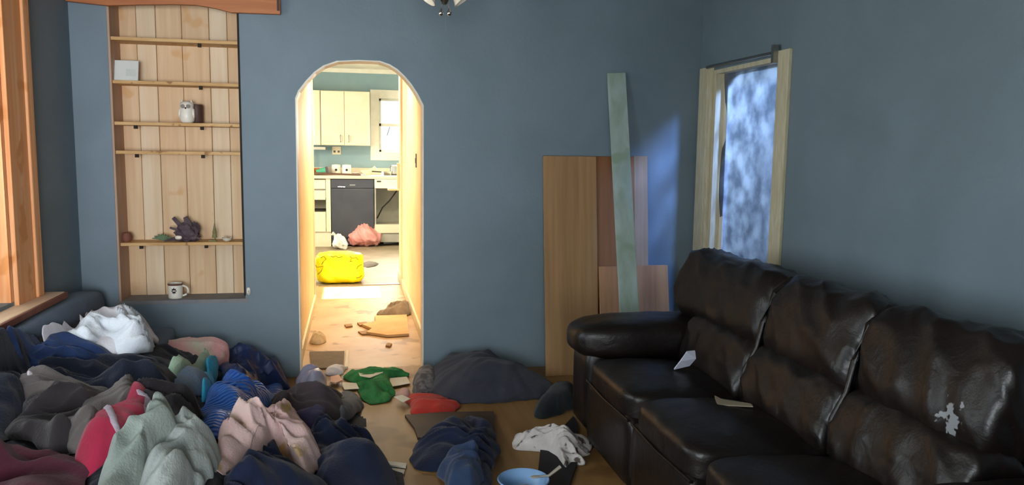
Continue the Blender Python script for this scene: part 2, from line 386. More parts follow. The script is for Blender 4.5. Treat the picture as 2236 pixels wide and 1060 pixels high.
M_edge = mat('shelf_pine', 'c89a60', 'dab27c', rough=.6, scale=5, stretch=(1, 8, 8), c3='9c6e3c', mask=3)
for k, (a, b) in enumerate(shy):
    ys = YW+.02+(.015 if k == 4 else 0)
    z = (on(a[0], a[1], 1, ys).z+on(b[0], b[1], 1, ys).z)/2
    s_ = MB().box((NX0+.001, ys, z-.010), (NX1-.001, YB-.003, z+.009)).build('shelf', M_edge, bc, bevel=.002)
    SH.append(z+.009)
    for bx_ in (on(312, 300, 1, YB).x, on(452, 300, 1, YB).x)[(1 if k < 2 else 0):]:
        MB().box((bx_-.009, ys+.02, z-.030), (bx_+.009, ys+.04, z-.010)).build('shelf_bracket', M_dark, s_)
MB().box((NX1-.008, YW-.003, NZ0+.02), (NX1+.003, YW+.01, 2.22)).build('edge_strip', M_dark, bc)  # thin solid dark strip along the right niche edge
# wall hook right of niche
p = wpt(543, 636)
o = thing('wall_hook', p, 'small white hook on the blue wall beside the lower right niche corner', 'hook')
MB().pillow(p+Vector((0, -.006, 0)), (.022, .012, .045), p=3, n=6).build('hook_plate', M_white, o, smooth=180)
MB().tube([p+Vector((0, -.01, -.01)), p+Vector((0, -.026, -.014)), p+Vector((.002, -.03, .006))], .005).build('hook_arm', M_white, o, smooth=60)

# things on the shelves
def at_shelf(px, k, dy=.06):
    y = YW+.02+dy; z = (SH[k] if k >= 0 else NZ0+.002); x = on(px, 300, 1, y).x
    # use the real row for x
    row = {1: 180, 2: 268, 3: 332, 4: 528, -1: 660, 0: 85}[k]
    return Vector((on(px, row, 1, y).x, y, z))
p = at_shelf(266, 1, .03)
o = thing('paper_card', p, 'blank white card standing on a niche shelf at upper left', 'card')
MB().hull8([p+Vector(v) for v in ((-.087, 0, 0), (.087, 0, 0), (.087, .012, 0), (-.087, .012, 0), (-.087, .03, .118), (.087, .03, .118), (.087, .042, .118), (-.087, .042, .118))]).build('card', mat('white_card', 'd8dcd8', 'e2e4de', rough=.6), o, bevel=.003)
MB().hull8([p+Vector(v) for v in ((.022, -.0008, .026), (.072, -.0008, .026), (.072, .0, .026), (.022, .0, .026), (.022, .0192-.001, .07), (.072, .0192-.001, .07), (.072, .0195, .07), (.022, .0195, .07))]).build('faint_mark', mat('faint_grey', 'd6dad6'), o)
p = at_shelf(409, 2, .05)
o = thing('owl_figurine', p, 'small white ceramic owl figurine on the middle shelf', 'figurine')
MB().lathe([(.028, 0), (.040, .012), (.045, .04), (.040, .07), (.038, .09), (.040, .105), (.030, .122), (.012, .128)], p, n=20).build('body', mat('glazed_white', 'e8dfd0', 'f2ece0', rough=.3), o, smooth=60)
for s in (-1, 1):
    MB().lathe([(.014, 0), (.008, .014), (.001, .026)], p+Vector((s*.026, 0, .110)), n=10).build('ear', M_white, o, smooth=60)
    MB().lathe([(.012, 0), (.012, .004), (.003, .006)], p+Vector((s*.015, -.036, .096)), n=12, M=Matrix.Rotation(math.pi/2, 3, 'X')).build('eye', mat('eye_grey', '8a8078'), o, smooth=60)
    MB().pillow(p+Vector((s*.038, -.004, .055)), (.016, .04, .06), p=3, n=6).build('wing', M_glass, o, smooth=180)
MB().lathe([(.006, 0), (.001, .014)], p+Vector((0, -.038, .086)), n=8, M=Matrix.Rotation(math.pi/1.6, 3, 'X')).build('beak', M_brass, o, smooth=60)
p = at_shelf(430, 2, .10)
o = thing('owl_shadow_cup', p, 'dark brown cylindrical candle cup standing in for the shade right of the white owl', 'candle cup')
MB().lathe([(.028, 0), (.036, .01), (.038, .10), (.034, .112), (.030, .112), (.029, .02)], p, n=18).build('cup', mat('owl_shadow_brown', '5a4038', '4a342e', rough=.5), o, smooth=40)  # shadow beside the owl modelled as a dark cylinder
MB().lathe([(.026, .02), (.026, .07), (.002, .078)], p, n=14).build('shadow', M_brass, o, smooth=40)

# dark crumpled ornament on the long shelf
M_drift = mat('dark_grey_driftwood', '4c4048', '6a5a5e', rough=.8, scale=18, bump=.3)
p = at_shelf(402, 4, .06)
o = thing('driftwood_ornament', p, 'dark grey jagged driftwood ornament in the middle of the long shelf', 'ornament')
MB().pillow(p+Vector((.02, .01, .055)), (.13, .09, .11), p=2.6, n=12, wr=.02, ws=22, seed=3).build('body', M_drift, o, smooth=60)
for (a, b, r1, r2) in (((.0, 0, .06), (-.055, -.01, .145), .018, .012), ((0, 0, .05), (-.075, -.01, .085), .012, .007), ((.03, 0, .08), (.01, 0, .148), .03, .012), ((-.02, -.01, .02), (-.11, -.01, .006), .018, .005), ((.05, 0, .03), (.095, -.01, .012), .013, .004), ((.05, 0, .06), (.085, 0, .066), .01, .004)):
    MB().tube([p+Vector(a), p+(Vector(a)+Vector(b))/2+Vector((.004, 0, .003)), p+Vector(b)], [r1, (r1+r2)/2, r2], n=6).build('branch', M_drift, o)
MB().pillow(p+Vector((-.02, -.05, .03)), (.04, .02, .025), p=2.5, n=6).build('pale_patch', M_glass, o, smooth=180)
p = at_shelf(350, 4, .05)
o = thing('fern_sprig', p, 'small green plastic fern sprig lying left of the dark ornament', 'plant sprig')
for i in range(7):
    a = -1.3+i*.42
    e = p+Vector((.055*math.sin(a)+.01, -.01*math.cos(i), .012+.035*abs(math.cos(a))))
    MB().tube([p+Vector((.02, 0, .008)), (p+e)/2+Vector((.01, 0, .014)), e], [.004, .009, .002], n=5).build('leaf', mat('fern_green', '5c7458', '788a6a', scale=12), o, smooth=60)
p = at_shelf(277, 4, .07)
o = thing('clay_jar', p, 'small reddish brown clay jar at the left end of the long shelf', 'jar')
MB().lathe([(.018, 0), (.028, .012), (.030, .032), (.020, .048), (.022, .054), (.016, .054), (.014, .03)], p, n=16).build('jar', mat('brown_clay', '7a4a3a', '8a5a48', rough=.7), o, smooth=50)
p = at_shelf(469, 4, .06)
o = thing('tree_figurine', p, 'thin green cone tree figurine toward the right of the long shelf', 'figurine')
MB().lathe([(.014, 0), (.014, .006), (.003, .008), (.003, .02), (.016, .022), (.011, .05), (.013, .052), (.006, .085), (.001, .11)], p, n=10).build('tree', mat('dull_green', '7c7a4e', '8f8a5e', scale=20), o)
MB().box(p+Vector((-.035, -.01, 0)), p+Vector((-.008, .012, .008))).build('base', mat('dull_green'  , '7c7a4e'), o)
p = at_shelf(496, 4, .05)
o = thing('shell_dish', p, 'tiny white and yellow shell dish at the right end of the long shelf', 'dish')
MB().lathe([(.010, 0), (.024, .008), (.032, .022), (.029, .022), (.020, .010), (.002, .006)], p, n=16).build('dish', M_white, o, smooth=40)
MB().pillow(p+Vector((.004, 0, .016)), (.028, .026, .016), p=2.4, n=6).build('shell', mat('yellow_shell', 'd8c070', 'c8b060'), o, smooth=180)
p = at_shelf(384, -1, .05)
o = thing('coffee_mug', p, 'white coffee mug with a dark leaf print on the bottom shelf', 'mug')
MB().lathe([(.036, 0), (.040, .004), (.0415, .088), (.0395, .0905), (.037, .086), (.036, .01)], p, n=28).build('mug_body', M_white, o, smooth=40)
MB().lathe([(.0418, .080), (.0425, .085), (.0418, .0905), (.041, .0905), (.0412, .08)], p, n=28).build('brown_rim', mat('rim_brown', '6a4a3a'), o, smooth=40)
hp = [p+Vector((.040+.034*math.sin(t)*1.0, -.004, .045+.030*math.cos(t))) for t in np.linspace(.05, math.pi-.05, 9)]
MB().tube(hp, .006, n=8).build('handle', M_white, o, smooth=60)
leaf = [(0, .032), (.007, .020), (.018, .024), (.014, .012), (.024, .006), (.012, -.002), (.014, -.014), (.004, -.010), (0, -.022), (-.004, -.010), (-.014, -.014), (-.012, -.002), (-.024, .006), (-.014, .012), (-.018, .024), (-.007, .020)]
MB().prism([p+Vector((u*.7, -.001-math.sqrt(max(0, .0418**2-(u*.7)**2)), .045+v*.8)) for u, v in leaf], (0, .003, 0)).build('leaf_print', mat('leaf_dark', '33262a'), o)

# ------------------------------------------------------------------ hall and kitchen
HX0, HX1 = -.352, .497
YH0 = YW+T
KY, KX0, KX1, KZ = 12.1, -1.95, 2.0, 2.60
struct(box('wall_hall_left', (HX0-.14, YH0, 0), (HX0, 7.2, KZ), M_hall))
struct(box('wall_hall_right', (HX1, YH0, 0), (HX1+.14, 8.64, KZ), M_hall))
struct(box('baseboard_hall_right', (HX1-.016, YH0, 0), (HX1, 8.64, .085), M_cream, bevel=.003))
struct(box('baseboard_hall_left', (HX0, YH0, 0), (HX0+.016, 7.2, .085), M_cream, bevel=.003))
struct(box('trim_2', (HX0-.15, 7.2, 0), (HX0+.012, 7.23, KZ-.2), M_white))
struct(box('trim_3', (HX1-.02, 8.0, 0), (HX1, 8.10, 2.2), M_pine2))
struct(box('floor_hall', (HX0-.2, YH0, -.1), (HX1+.2, 8.15, 0), M_kfloor))
struct(box('floor_kitchen', (KX0-.1, 8.15, -.1), (KX1+.1, KY, 0), M_kfloor2))
struct(box('floor_kitchen_side', (KX0-.1, 7.2, -.1), (HX0-.2, 8.15, 0), M_kfloor2))
struct(box('trim_4', (HX0, 8.13, 0), (HX1, 8.17, .008), M_metal))
struct(box('ceiling_kitchen', (KX0-.1, YH0, KZ), (KX1+.1, KY+.1, KZ+.1), M_white))
kw = [(KX0, 7.0, 0), (KX0, KY, 0), (KX0, KY, KZ), (KX0, 7.0, KZ)]
wall_x('wall_kitchen_left', KX0, -.1, 7.06, KY, KZ, [(7.42, 8.06, 1.50, 2.06), (8.9, 10.3, 1.0, 2.2)], M_kwall)
struct(box('wall_kitchen_right', (KX1, 8.5, 0), (KX1+.1, KY, KZ), M_kwall))
struct(box('wall_kitchen_front_left', (KX0-.1, 7.06, 0), (HX0-.14, 7.2, KZ), M_kwall))
struct(box('wall_kitchen_front_right', (HX1+.14, 8.5, 0), (KX1+.1, 8.64, KZ), M_kwall))
kwx0 = on(828, 300, 1, KY).x; kwx1 = kwx0+.62; kwz0 = on(850, 332, 1, KY).z; kwz1 = on(850, 216, 1, KY).z
struct(MB().holed([[(KX0, KY, 0), (KX1, KY, 0), (KX1, KY, KZ), (KX0, KY, KZ)], [(kwx0, KY, kwz0), (kwx1, KY, kwz0), (kwx1, KY, kwz1), (kwx0, KY, kwz1)]], (0, .12, 0)).build('wall_kitchen_back', M_kwall))
struct(box('trim_5', (KX0, KY-.03, KZ-.06), (KX1, KY, KZ), M_white))
kw_ = thing('window_3', (kwx0+.3, KY, kwz0), None, None); kw_['kind'] = 'structure'; kw_['label'] = 'white framed kitchen window glaring with daylight'
cs = .13
MB().box((kwx0-cs, KY-.02, kwz0-cs), (kwx0, KY, kwz1+cs)).build('casing', M_white, kw_, bevel=.003)
MB().box((kwx1, KY-.02, kwz0-cs), (kwx1+cs, KY, kwz1+cs)).build('casing', M_white, kw_, bevel=.003)
MB().box((kwx0, KY-.02, kwz1), (kwx1, KY, kwz1+cs)).build('casing', M_white, kw_, bevel=.003)
MB().box((kwx0, KY-.02, kwz0-cs), (kwx1, KY, kwz0)).build('casing', M_white, kw_, bevel=.003)
kmz = on(850, 273, 1, KY).z
MB().box((kwx0, KY+.03, kmz-.02), (kwx1, KY+.06, kmz+.02)).box((kwx0, KY+.03, kwz0), (kwx0+.03, KY+.06, kwz1)).box((kwx0, KY+.03, kwz0), (kwx1, KY+.06, kwz0+.03)).box((kwx0, KY+.03, kwz1-.03), (kwx1, KY+.06, kwz1)).build('sash', M_white, kw_)
for z0, z1 in ((kwz0+.03, kmz-.02), (kmz+.02, kwz1-.03)): MB().box((kwx0+.03, KY+.043, z0), (kwx1, KY+.047, z1)).build('pane', gm, kw_)
MB().tube([(kwx0+.16, KY+.02, kmz-.03), (kwx0+.12, KY+.02, kmz-.16)], .004, n=5).build('latch_rod', M_metal, kw_)

# upper cabinet
def kp(x, y, Y): return on(x, y, 1, Y)
UY = 11.75
ux0 = kp(667, 250, UY).x; uxa = kp(700, 250, UY).x; uxm = kp(752, 250, UY).x; ux1 = kp(808, 250, UY).x
uz0 = kp(760, 318, UY).z; uz1 = kp(760, 199, UY).z
uc = thing('upper_cabinet', ((uxa+ux1)/2, UY+.15, uz0), 'cream two-door wall cabinet above the kitchen counter', 'cabinet')
MB().box((uxa, UY+.02, uz0), (ux1, KY-.003, uz1)).build('body', M_kcab, uc, bevel=.003)
for a, b, hx_ in ((uxa+.004, uxm-.003, uxm-.06), (uxm+.003, ux1-.004, uxm+.06)):
    dd = MB().box((a, UY, uz0+.004), (b, UY+.018, uz1-.004)).build('door', M_kcab, uc, bevel=.004)
    MB().tube([(hx_, UY, uz0+.05), (hx_, UY-.03, uz0+.06), (hx_, UY-.03, uz0+.14), (hx_, UY, uz0+.15)], .007, n=6).build('handle', M_metal, dd, smooth=60)
uc = thing('corner_cabinet', ((ux0+uxa)/2-.2, UY+.15, uz0), 'white narrow corner cabinet left of the two-door wall cabinet', 'cabinet')
MB().box((ux0-.5, UY-.0, uz0), (uxa-.004, KY-.003, uz1)).build('body', M_white, uc, bevel=.003)
xs = kp(687, 250, UY).x
MB().box((xs, UY-.016, uz0+.004), (uxa-.012, UY, uz1-.004)).build('door', M_kcab, uc, bevel=.004)
# counter
CY = 11.45
cz = kp(760, 384, CY).z
ct = thing('countertop', (0, CY+.3, cz-.04), 'long cream laminate countertop crowded with dishes in the kitchen', 'countertop')
MB().box((-1.6, CY, cz-.045), (1.6, KY, cz)).build('worktop', M_kcab, ct, bevel=.006)
MB().box((-1.6, KY-.02, cz), (1.6, KY, cz+.10)).build('backsplash', M_kcab, ct, bevel=.004)
# base cabinets
BY = CY+.03
bz0 = kp(690, 507, BY).z
def bx_of(a): return kp(a, 440, BY).x
zz = lambda y: kp(700, y, BY).z
b1 = thing('base_cabinet', (-.55, BY+.3, 0), 'cream kitchen base cabinet with drawers and one empty drawer gap', 'cabinet')
x0, x1 = bx_of(668)-.45, bx_of(722)
MB().box((x0, BY+.02, 0.0), (x1, KY-.003, zz(506)+.0)).box((x0, BY+.42, zz(506)), (x1, KY-.003, cz-.046)).box((x0, BY+.02, zz(506)), (x0+.02, BY+.42, cz-.045)).box((x1-.02, BY+.02, zz(506)), (x1, BY+.42, cz-.045)).build('body', M_kcab, b1)
MB().box((bx_of(712), BY, zz(507)), (bx_of(722), BY+.02, cz-.045)).build('stile', M_kcab, b1, bevel=.002)
MB().box((x0, BY+.03, zz(462)), (x1-.02, BY+.41, zz(460))).box((x0, BY+.03, zz(438)), (x1-.02, BY+.41, zz(436))).build('divider', M_dark, b1)
for (a, b) in ((413, 393), (437, 416)):
    dr = MB().box((bx_of(672), BY, zz(a)), (bx_of(711), BY+.02, zz(b))).build('drawer', M_kcab, b1, bevel=.005)
MB().box((bx_of(672), BY, zz(507)), (bx_of(711), BY+.02, zz(463))).build('door', M_kcab, b1, bevel=.005)
b2 = thing('dishwasher', (bx_of(770), BY+.3, 0), 'dark grey dishwasher under the kitchen counter', 'dishwasher')
M_dw = mat('dark_grey_enamel', '3c3e48', '44464e', rough=.35, scale=4)
MB().box((bx_of(723), BY+.03, .02), (bx_of(817), KY-.003, cz-.05)).build('body', M_dw, b2)
MB().box((bx_of(723)+.004, BY, .13), (bx_of(817)-.004, BY+.03, zz(412))).build('door', M_dw, b2, bevel=.006)
MB().box((bx_of(723)+.004, BY-.006, zz(411)), (bx_of(817)-.004, BY+.03, zz(391))).build('control_panel', M_dw, b2, bevel=.006)
MB().box((bx_of(738), BY-.012, zz(409)), (bx_of(754), BY-.006, zz(407))).build('badge', M_chrome, b2)
MB().box((bx_of(764), BY-.018, zz(405)), (bx_of(776), BY-.006, zz(403))).build('latch', M_metal, b2)
b3 = thing('sink_cabinet', (bx_of(870), BY+.3, 0), 'kitchen sink cabinet with missing doors and an open dark interior', 'cabinet')
x0, x1 = bx_of(818), bx_of(818)+1.0
MB().box((x0, BY, 0), (x0+.02, KY-.003, cz-.046)).box((x1-.02, BY, 0), (x1, KY-.003, cz-.046)).box((x0+.02, BY+.45, .1), (x1-.02, KY-.003, cz-.046)).box((x0+.02, BY+.01, .06), (x1-.02, BY+.45, zz(492))).build('body', mat('cabinet_inside', 'a8a294', 'b4ae9e', rough=.7), b3)
MB().box((x0, BY-.018, zz(411)), (x1, BY, zz(390))).build('drawer', M_white, b3, bevel=.005)
MB().box((bx_of(823), BY-.03, zz(397)), (bx_of(832), BY-.018, zz(394))).build('label_plate', M_brass, b3)
MB().box((x0, BY-.012, zz(510)), (x1, BY, zz(491))).build('toe_board', M_kcab, b3)
MB().tube([(x0+.04, BY+.2, zz(480)), (x0+.12, BY+.15, zz(455)), (x0+.22, BY+.15, zz(440)), (x0+.33, BY+.2, zz(418))], .010, n=6).build('drain_hose', M_dark, b3, smooth=60)
# on wall: outlet, light bar
p = kp(735, 329, KY)
o = thing('outlet_plate', p, 'cream outlet plate on the teal wall under the kitchen cabinet', 'outlet')
MB().box(p+Vector((-.065, -.01, -.06)), p+Vector((.065, 0, .06))).build('plate', M_kcab, o, bevel=.004)
for s in (-.03, .03): MB().box(p+Vector((s-.015, -.014, -.03)), p+Vector((s+.015, -.010, .0))).build('socket', M_brass, o)
p = kp(697, 324, UY+.2)
o = thing('under_cabinet_light', p, 'short white light bar under the kitchen wall cabinet', 'light')
MB().box(p+Vector((-.09, -.03, -.02)), p+Vector((.09, .03, .02))).build('housing', M_white, o, bevel=.004)
MB().tube([p+Vector((-.09, 0, 0)), p+Vector((-.13, 0, -.04)), p+Vector((-.12, 0, -.16)), p+Vector((-.14, 0, -.3))], .008, n=6).build('cord', M_white, o)
# counter items
def cpt(px, Y=11.7): q = kp(px, 370, Y); return Vector((q.x, Y, cz))
p = cpt(676, 11.62)
o = thing('bleach_bottle', p, 'tall white plastic bottle at the left end of the kitchen counter', 'bottle')
MB().lathe([(.055, 0), (.06, .01), (.06, .19), (.025, .23), (.022, .26)], p, n=16).build('bottle', M_white, o, smooth=50)
MB().lathe([(.026, .255), (.026, .285)], p, n=12).build('cap', M_white, o, smooth=50)
p = cpt(690, 11.7)
o = thing('orange_container', p, 'small orange plastic container beside the tall white bottle', 'container')
MB().lathe([(.04, 0), (.045, .01), (.05, .10), (.046, .10), (.042, .02)], p, n=16).build('tub', mat('orange_plastic', 'd07a4a', 'c87040'), o, smooth=50)
p = cpt(703, 11.62)
o = thing('green_cup', p, 'green plastic cup lying on its side on the kitchen counter', 'cup')
Mr = Matrix.Rotation(math.radians(80), 3, 'Y')
MB().lathe([(.035, -.08), (.04, -.078), (.055, .06), (.050, .062), (.036, -.07)], p+Vector((0, 0, .052)), n=18, M=Mr).build('cup', mat('green_plastic', '4a9a78', '58a888'), o, smooth=50)
MB().lathe([(.056, .055), (.06, .06), (.06, .085), (.045, .09)], p+Vector((0, 0, .052)), n=18, M=Mr).build('dark_lid', M_drift, o, smooth=50)
for px, lab, yy in ((734, 'left white canister with a dark spot on the kitchen counter', 11.8), (757, 'right white canister with a dark spot on the kitchen counter', 11.78)):
    p = cpt(px, yy)
    o = thing('canister', p, lab, 'canister', 'white canisters on the kitchen counter')
    MB().lathe([(.060, 0), (.065, .01), (.065, .13), (.062, .135), (.062, .15), (.005, .155)], p, n=20).build('body', M_white, o, smooth=50)
    MB().lathe([(.018, 0), (.018, .006)], p+Vector((0, -.061, .075)), n=12, M=Matrix.Rotation(math.pi/2, 3, 'X')).build('dark_spot', M_dark, o)
p = cpt(716, 11.86)
o = thing('roasting_tin', p, 'grey metal tin lying behind the green cup', 'tin')
MB().hull8([p+Vector(v) for v in ((-.11, -.05, 0), (.11, -.05, 0), (.12, .05, 0), (-.12, .05, 0), (-.12, -.06, .09), (.13, -.06, .14), (.13, .06, .14), (-.13, .06, .09))]).build('tin', mat('dull_tin', '8a8478', '9a948a', rough=.5), o, bevel=.01)
p = cpt(741, 11.52)
o = thing('wooden_plank_strip', p, 'long dark brown strip lying across the kitchen counter edge', 'strip')
MB().hull8([p+Vector(v) for v in ((-.36, -.03, .012), (.36, -.045, .0), (.36, .0, .0), (-.36, .03, .012), (-.36, -.03, .045), (.36, -.045, .02), (.36, .0, .02), (-.36, .03, .045))]).build('strip', mat('dark_brown_wood', '5a4034', '6a4c3c'), o, bevel=.003)
MB().box(p+Vector((.30, -.052, .0)), p+Vector((.37, .0, .026))).build('metal_tip', M_metal, o)
for i, (px, Y, r, lab) in enumerate(((777, 11.62, .09, 'grey plate lying among clutter on the kitchen counter'), (800, 11.66, .085, 'cream bowl in the middle of the kitchen counter'), (846, 11.7, .075, 'steel pan beside the kitchen window'))):
    p = cpt(px, Y)
    nm = ('plate', 'bowl', 'saucepan')[i]; mm = (M_metal, M_kcab, M_metal)[i]
    o = thing(nm, p, lab, nm)
    h = (.02, .07, .06)[i]
    MB().lathe([(r*.6, 0), (r*.7, .004), (r, h), (r*.95, h), (r*.6, .01)], p, n=20).build('body', mm, o, smooth=40)
    if i == 2: MB().tube([p+Vector((-r, -.02, .05)), p+Vector((-r-.16, -.05, .06))], .010, n=6).build('handle', M_dark, o)
    elif i == 1:
        MB().tube([p+Vector((.03, .0, .05)), p+Vector((.12, 0, .13)), p+Vector((.15, 0, .09))], .012, n=6).build('ladle', M_kcab, o, smooth=60)
    else: MB().lathe([(.03, .012), (.06, .04), (.055, .042), (.02, .02)], p+Vector((.0, 0, .0)), n=14).build('nested_saucer', M_glass, o, smooth=40)
p = cpt(868, 11.85)
o = thing('toaster', p, 'grey box shaped appliance at the right end of the counter', 'appliance')
MB().pillow(p+Vector((0, 0, .075)), (.22, .14, .15), p=8, n=8).build('body', M_metal, o, smooth=180)
MB().box(p+Vector((-.08, -.02, .148)), p+Vector((.08, .02, .152))).build('slot', M_dark, o)
p = cpt(835, 11.55)
o = thing('pill_bottle', p, 'tiny white bottle near the front edge of the counter', 'bottle')
MB().lathe([(.018, 0), (.018, .045), (.014, .05), (.014, .06)], p, n=10).build('bottle', M_white, o, smooth=40)
# small wooden bracket shelf on hall right wall
p = Vector((HX1, 8.45, kp(885, 412, 8.45).z))
o = thing('bracket_shelf', p, 'small wooden bracket shelf at the kitchen end of the right hall wall', 'shelf')
MB().box(p+Vector((-.13, -.05, -.02)), p+Vector((0, .10, 0))).build('ledge', M_pine2, o, bevel=.004)
MB().box(p+Vector((-.03, -.02, -.02)), p+Vector((0, .05, .27))).build('back_post', M_pine2, o, bevel=.004)
# strike plate
p = on(909, 351, 0, HX1)
o = thing('strike_plate', p, 'small brown metal strike plate on the right hall wall', 'plate')
MB().box(p+Vector((-.006, -.04, -.055)), p+Vector((0, .04, .055))).build('plate', M_brass, o, bevel=.002)
MB().box(p+Vector((-.009, -.015, -.02)), p+Vector((-.006, .015, .02))).build('recess', M_dark, o)

# ------------------------------------------------------------------ leather sofa
M_lea = bpy.data.materials.new('dark_brown_leather'); M_lea.use_nodes = True
def leather(m_, worn=False):
    nt = m_.node_tree; N = nt.nodes; L = nt.links; b = N['Principled BSDF']
    tc = N.new('ShaderNodeTexCoord'); no = N.new('ShaderNodeTexNoise'); no.inputs['Scale'].default_value = 5; no.inputs['Detail'].default_value = 6
    L.new(tc.outputs['Object'], no.inputs[0])
    r = N.new('ShaderNodeValToRGB'); r.color_ramp.elements[0].position = .3; r.color_ramp.elements[0].color = hx('120c0b')
    r.color_ramp.elements[1].position = .75; r.color_ramp.elements[1].color = hx('1b120f'); L.new(no.outputs[0], r.inputs[0])
    b.inputs['Roughness'].default_value = .40; b.inputs['Specular IOR Level'].default_value = .5
    n2 = N.new('ShaderNodeTexVoronoi'); n2.inputs['Scale'].default_value = 160; L.new(tc.outputs['Object'], n2.inputs['Vector'])
    n3 = N.new('ShaderNodeTexNoise'); n3.inputs['Scale'].default_value = 14; n3.inputs['Detail'].default_value = 4; n3.inputs['Distortion'].default_value = 1.5
    L.new(tc.outputs['Object'], n3.inputs[0])
    b1 = N.new('ShaderNodeBump'); b1.inputs['Strength'].default_value = .08; b1.inputs['Distance'].default_value = .003; L.new(n2.outputs[0], b1.inputs['Height'])
    b2_ = N.new('ShaderNodeBump'); b2_.inputs['Strength'].default_value = .25; b2_.inputs['Distance'].default_value = .010; L.new(n3.outputs[0], b2_.inputs['Height']); L.new(b1.outputs[0], b2_.inputs['Normal'])
    L.new(b2_.outputs[0], b.inputs['Normal'])
    col = r.outputs[0]
    if worn:
        n4 = N.new('ShaderNodeTexNoise'); n4.inputs['Scale'].default_value = 28; n4.inputs['Detail'].default_value = 3; L.new(tc.outputs['Object'], n4.inputs[0])
        gr = N.new('ShaderNodeVectorMath'); gr.operation = 'DISTANCE'; gr.inputs[1].default_value = worn; L.new(tc.outputs['Object'], gr.inputs[0])
        mr = N.new('ShaderNodeMapRange'); mr.inputs['From Min'].default_value = .03; mr.inputs['From Max'].default_value = .10; mr.inputs['To Min'].default_value = .16; mr.inputs['To Max'].default_value = -.35
        L.new(gr.outputs['Value'], mr.inputs['Value'])
        ad = N.new('ShaderNodeMath'); ad.operation = 'ADD'; L.new(n4.outputs[0], ad.inputs[0]); L.new(mr.outputs[0], ad.inputs[1])
        r4 = N.new('ShaderNodeValToRGB'); r4.color_ramp.elements[0].position = .58; r4.color_ramp.elements[1].position = .62; L.new(ad.outputs[0], r4.inputs[0])
        mx = N.new('ShaderNodeMix'); mx.data_type = 'RGBA'; L.new(r4.outputs[0], mx.inputs['Factor']); L.new(col, mx.inputs['A']); mx.inputs['B'].default_value = hx('8f9296'); col = mx.outputs['Result']
    L.new(col, b.inputs['Base Color'])
leather(M_lea)
sofa = thing('leather_sofa', (1.6, 2.65, 0), 'dark brown leather three-seat reclining sofa along the right wall', 'sofa')
YS = [3.48, 2.87, 2.27, 1.67]
# base
MB().box((1.20, 1.67, .05), (2.02, 3.48, .26)).build('base', M_lea, sofa, bevel=.02)
for k in range(3):
    y0, y1 = YS[k+1], YS[k]; yc_ = (y0+y1)/2; w_ = y1-y0
    # front panel
    MB().pillow((1.135, yc_, .185), (.10, w_-.012, .30), p=12, n=8).build('front_panel', M_lea, sofa, smooth=180)
    # seat cushion
    def sf(A, B, k=k):
        B = B.copy(); t = A[:, 0]
        B[:, 2] += np.where(t < -.2, .012, 0)*(-t-.2)-.035*np.clip(t+.2, 0, 2); return B
    MB().pillow((1.40, yc_, .355), (.64, w_-.010, .15), p=6, n=22, puff=.03, wr=.004, ws=5, seed=k*3+1, fn=sf).build('seat_cushion', M_lea, sofa, smooth=180)
    MB().tube([(1.083, y0+.02, .325), (1.075, yc_, .322), (1.083, y1-.02, .325)], .006, n=6).build('front_welt', M_lea, sofa, smooth=60)
    # backrest: lumbar and head
    tilt = Matrix.Rotation(math.radians(20), 3, 'Y')
    MB().pillow((1.665, yc_, .485), (.23, w_-.002, .30), M=tilt, p=3.2, n=24, wr=.012, ws=6, seed=k*5+2, yp=9).build('lumbar_cushion', M_lea, sofa, smooth=180)
    ml = M_lea
    hi_w = w_+(.30 if k == 0 else -.004); yc2 = yc_+(.15 if k == 0 else 0)
    if k == 2:
        ml = bpy.data.materials.new('dark_brown_leather_torn'); ml.use_nodes = True
        wp = on(2075, 915, 0, 1.62); leather(ml, worn=(wp.x-1.6, wp.y-2.65, wp.z))
    MB().pillow((1.775, yc2, .735), (.27, hi_w, .37), M=tilt, p=3.0, n=28, wr=.016, ws=4.0, seed=k*7+11, yp=8).build('head_cushion', ml, sofa, smooth=180)
MB().box((1.80, 1.67, .10), (2.02, 3.78, .78)).build('back_shell', M_lea, sofa, bevel=.05)
for k in (1, 2):
    y = YS[k]
    MB().tube([(1.77, y, .90), (1.69, y, .84), (1.645, y, .72), (1.625, y, .61), (1.575, y, .52), (1.575, y, .40)], .011, n=8).build('seam_highlight', M_lea, sofa, smooth=60)  # slim tubes added for the highlights along the cushion seams
for yc_ in (3.655, 1.50):
    MB().pillow((1.50, yc_, .24), (.80, .27, .44), p=10, n=10).build('arm_side', M_lea, sofa, smooth=180)
    MB().pillow((1.50, yc_, .485), (.90, .36, .21), p=3.4, n=20, wr=.004, ws=4, seed=int(yc_*10)).build('arm_pad', M_lea, sofa, smooth=180)
# scraps on the sofa
def scrap(name, pts3, th, m_, label, cat):
    o = MB().prism(pts3, (0, 0, th)).build(name, m_, None)
    return tag(o, label, cat)

# ------------------------------------------------------------------ couch under left heap
M_couch = fab('slate_upholstery', '4a5c72', '56687e', scale=5)
cc = thing('slate_couch', (-1.2, 3.5, 0), 'slate blue upholstered couch back along the left wall under the window', 'couch')
MB().box((-1.50, 2.3, .03), (-1.02, 4.80, .24)).build('base', M_couch, cc, bevel=.02)
MB().pillow((-1.21, 3.55, .30), (.44, 2.46, .14), p=8, n=14).build('seat_cushion', M_couch, cc, smooth=180)
MB().pillow((-1.455, 3.55, .40), (.16, 2.50, .44), p=6, n=18).build('backrest', M_couch, cc, smooth=180)

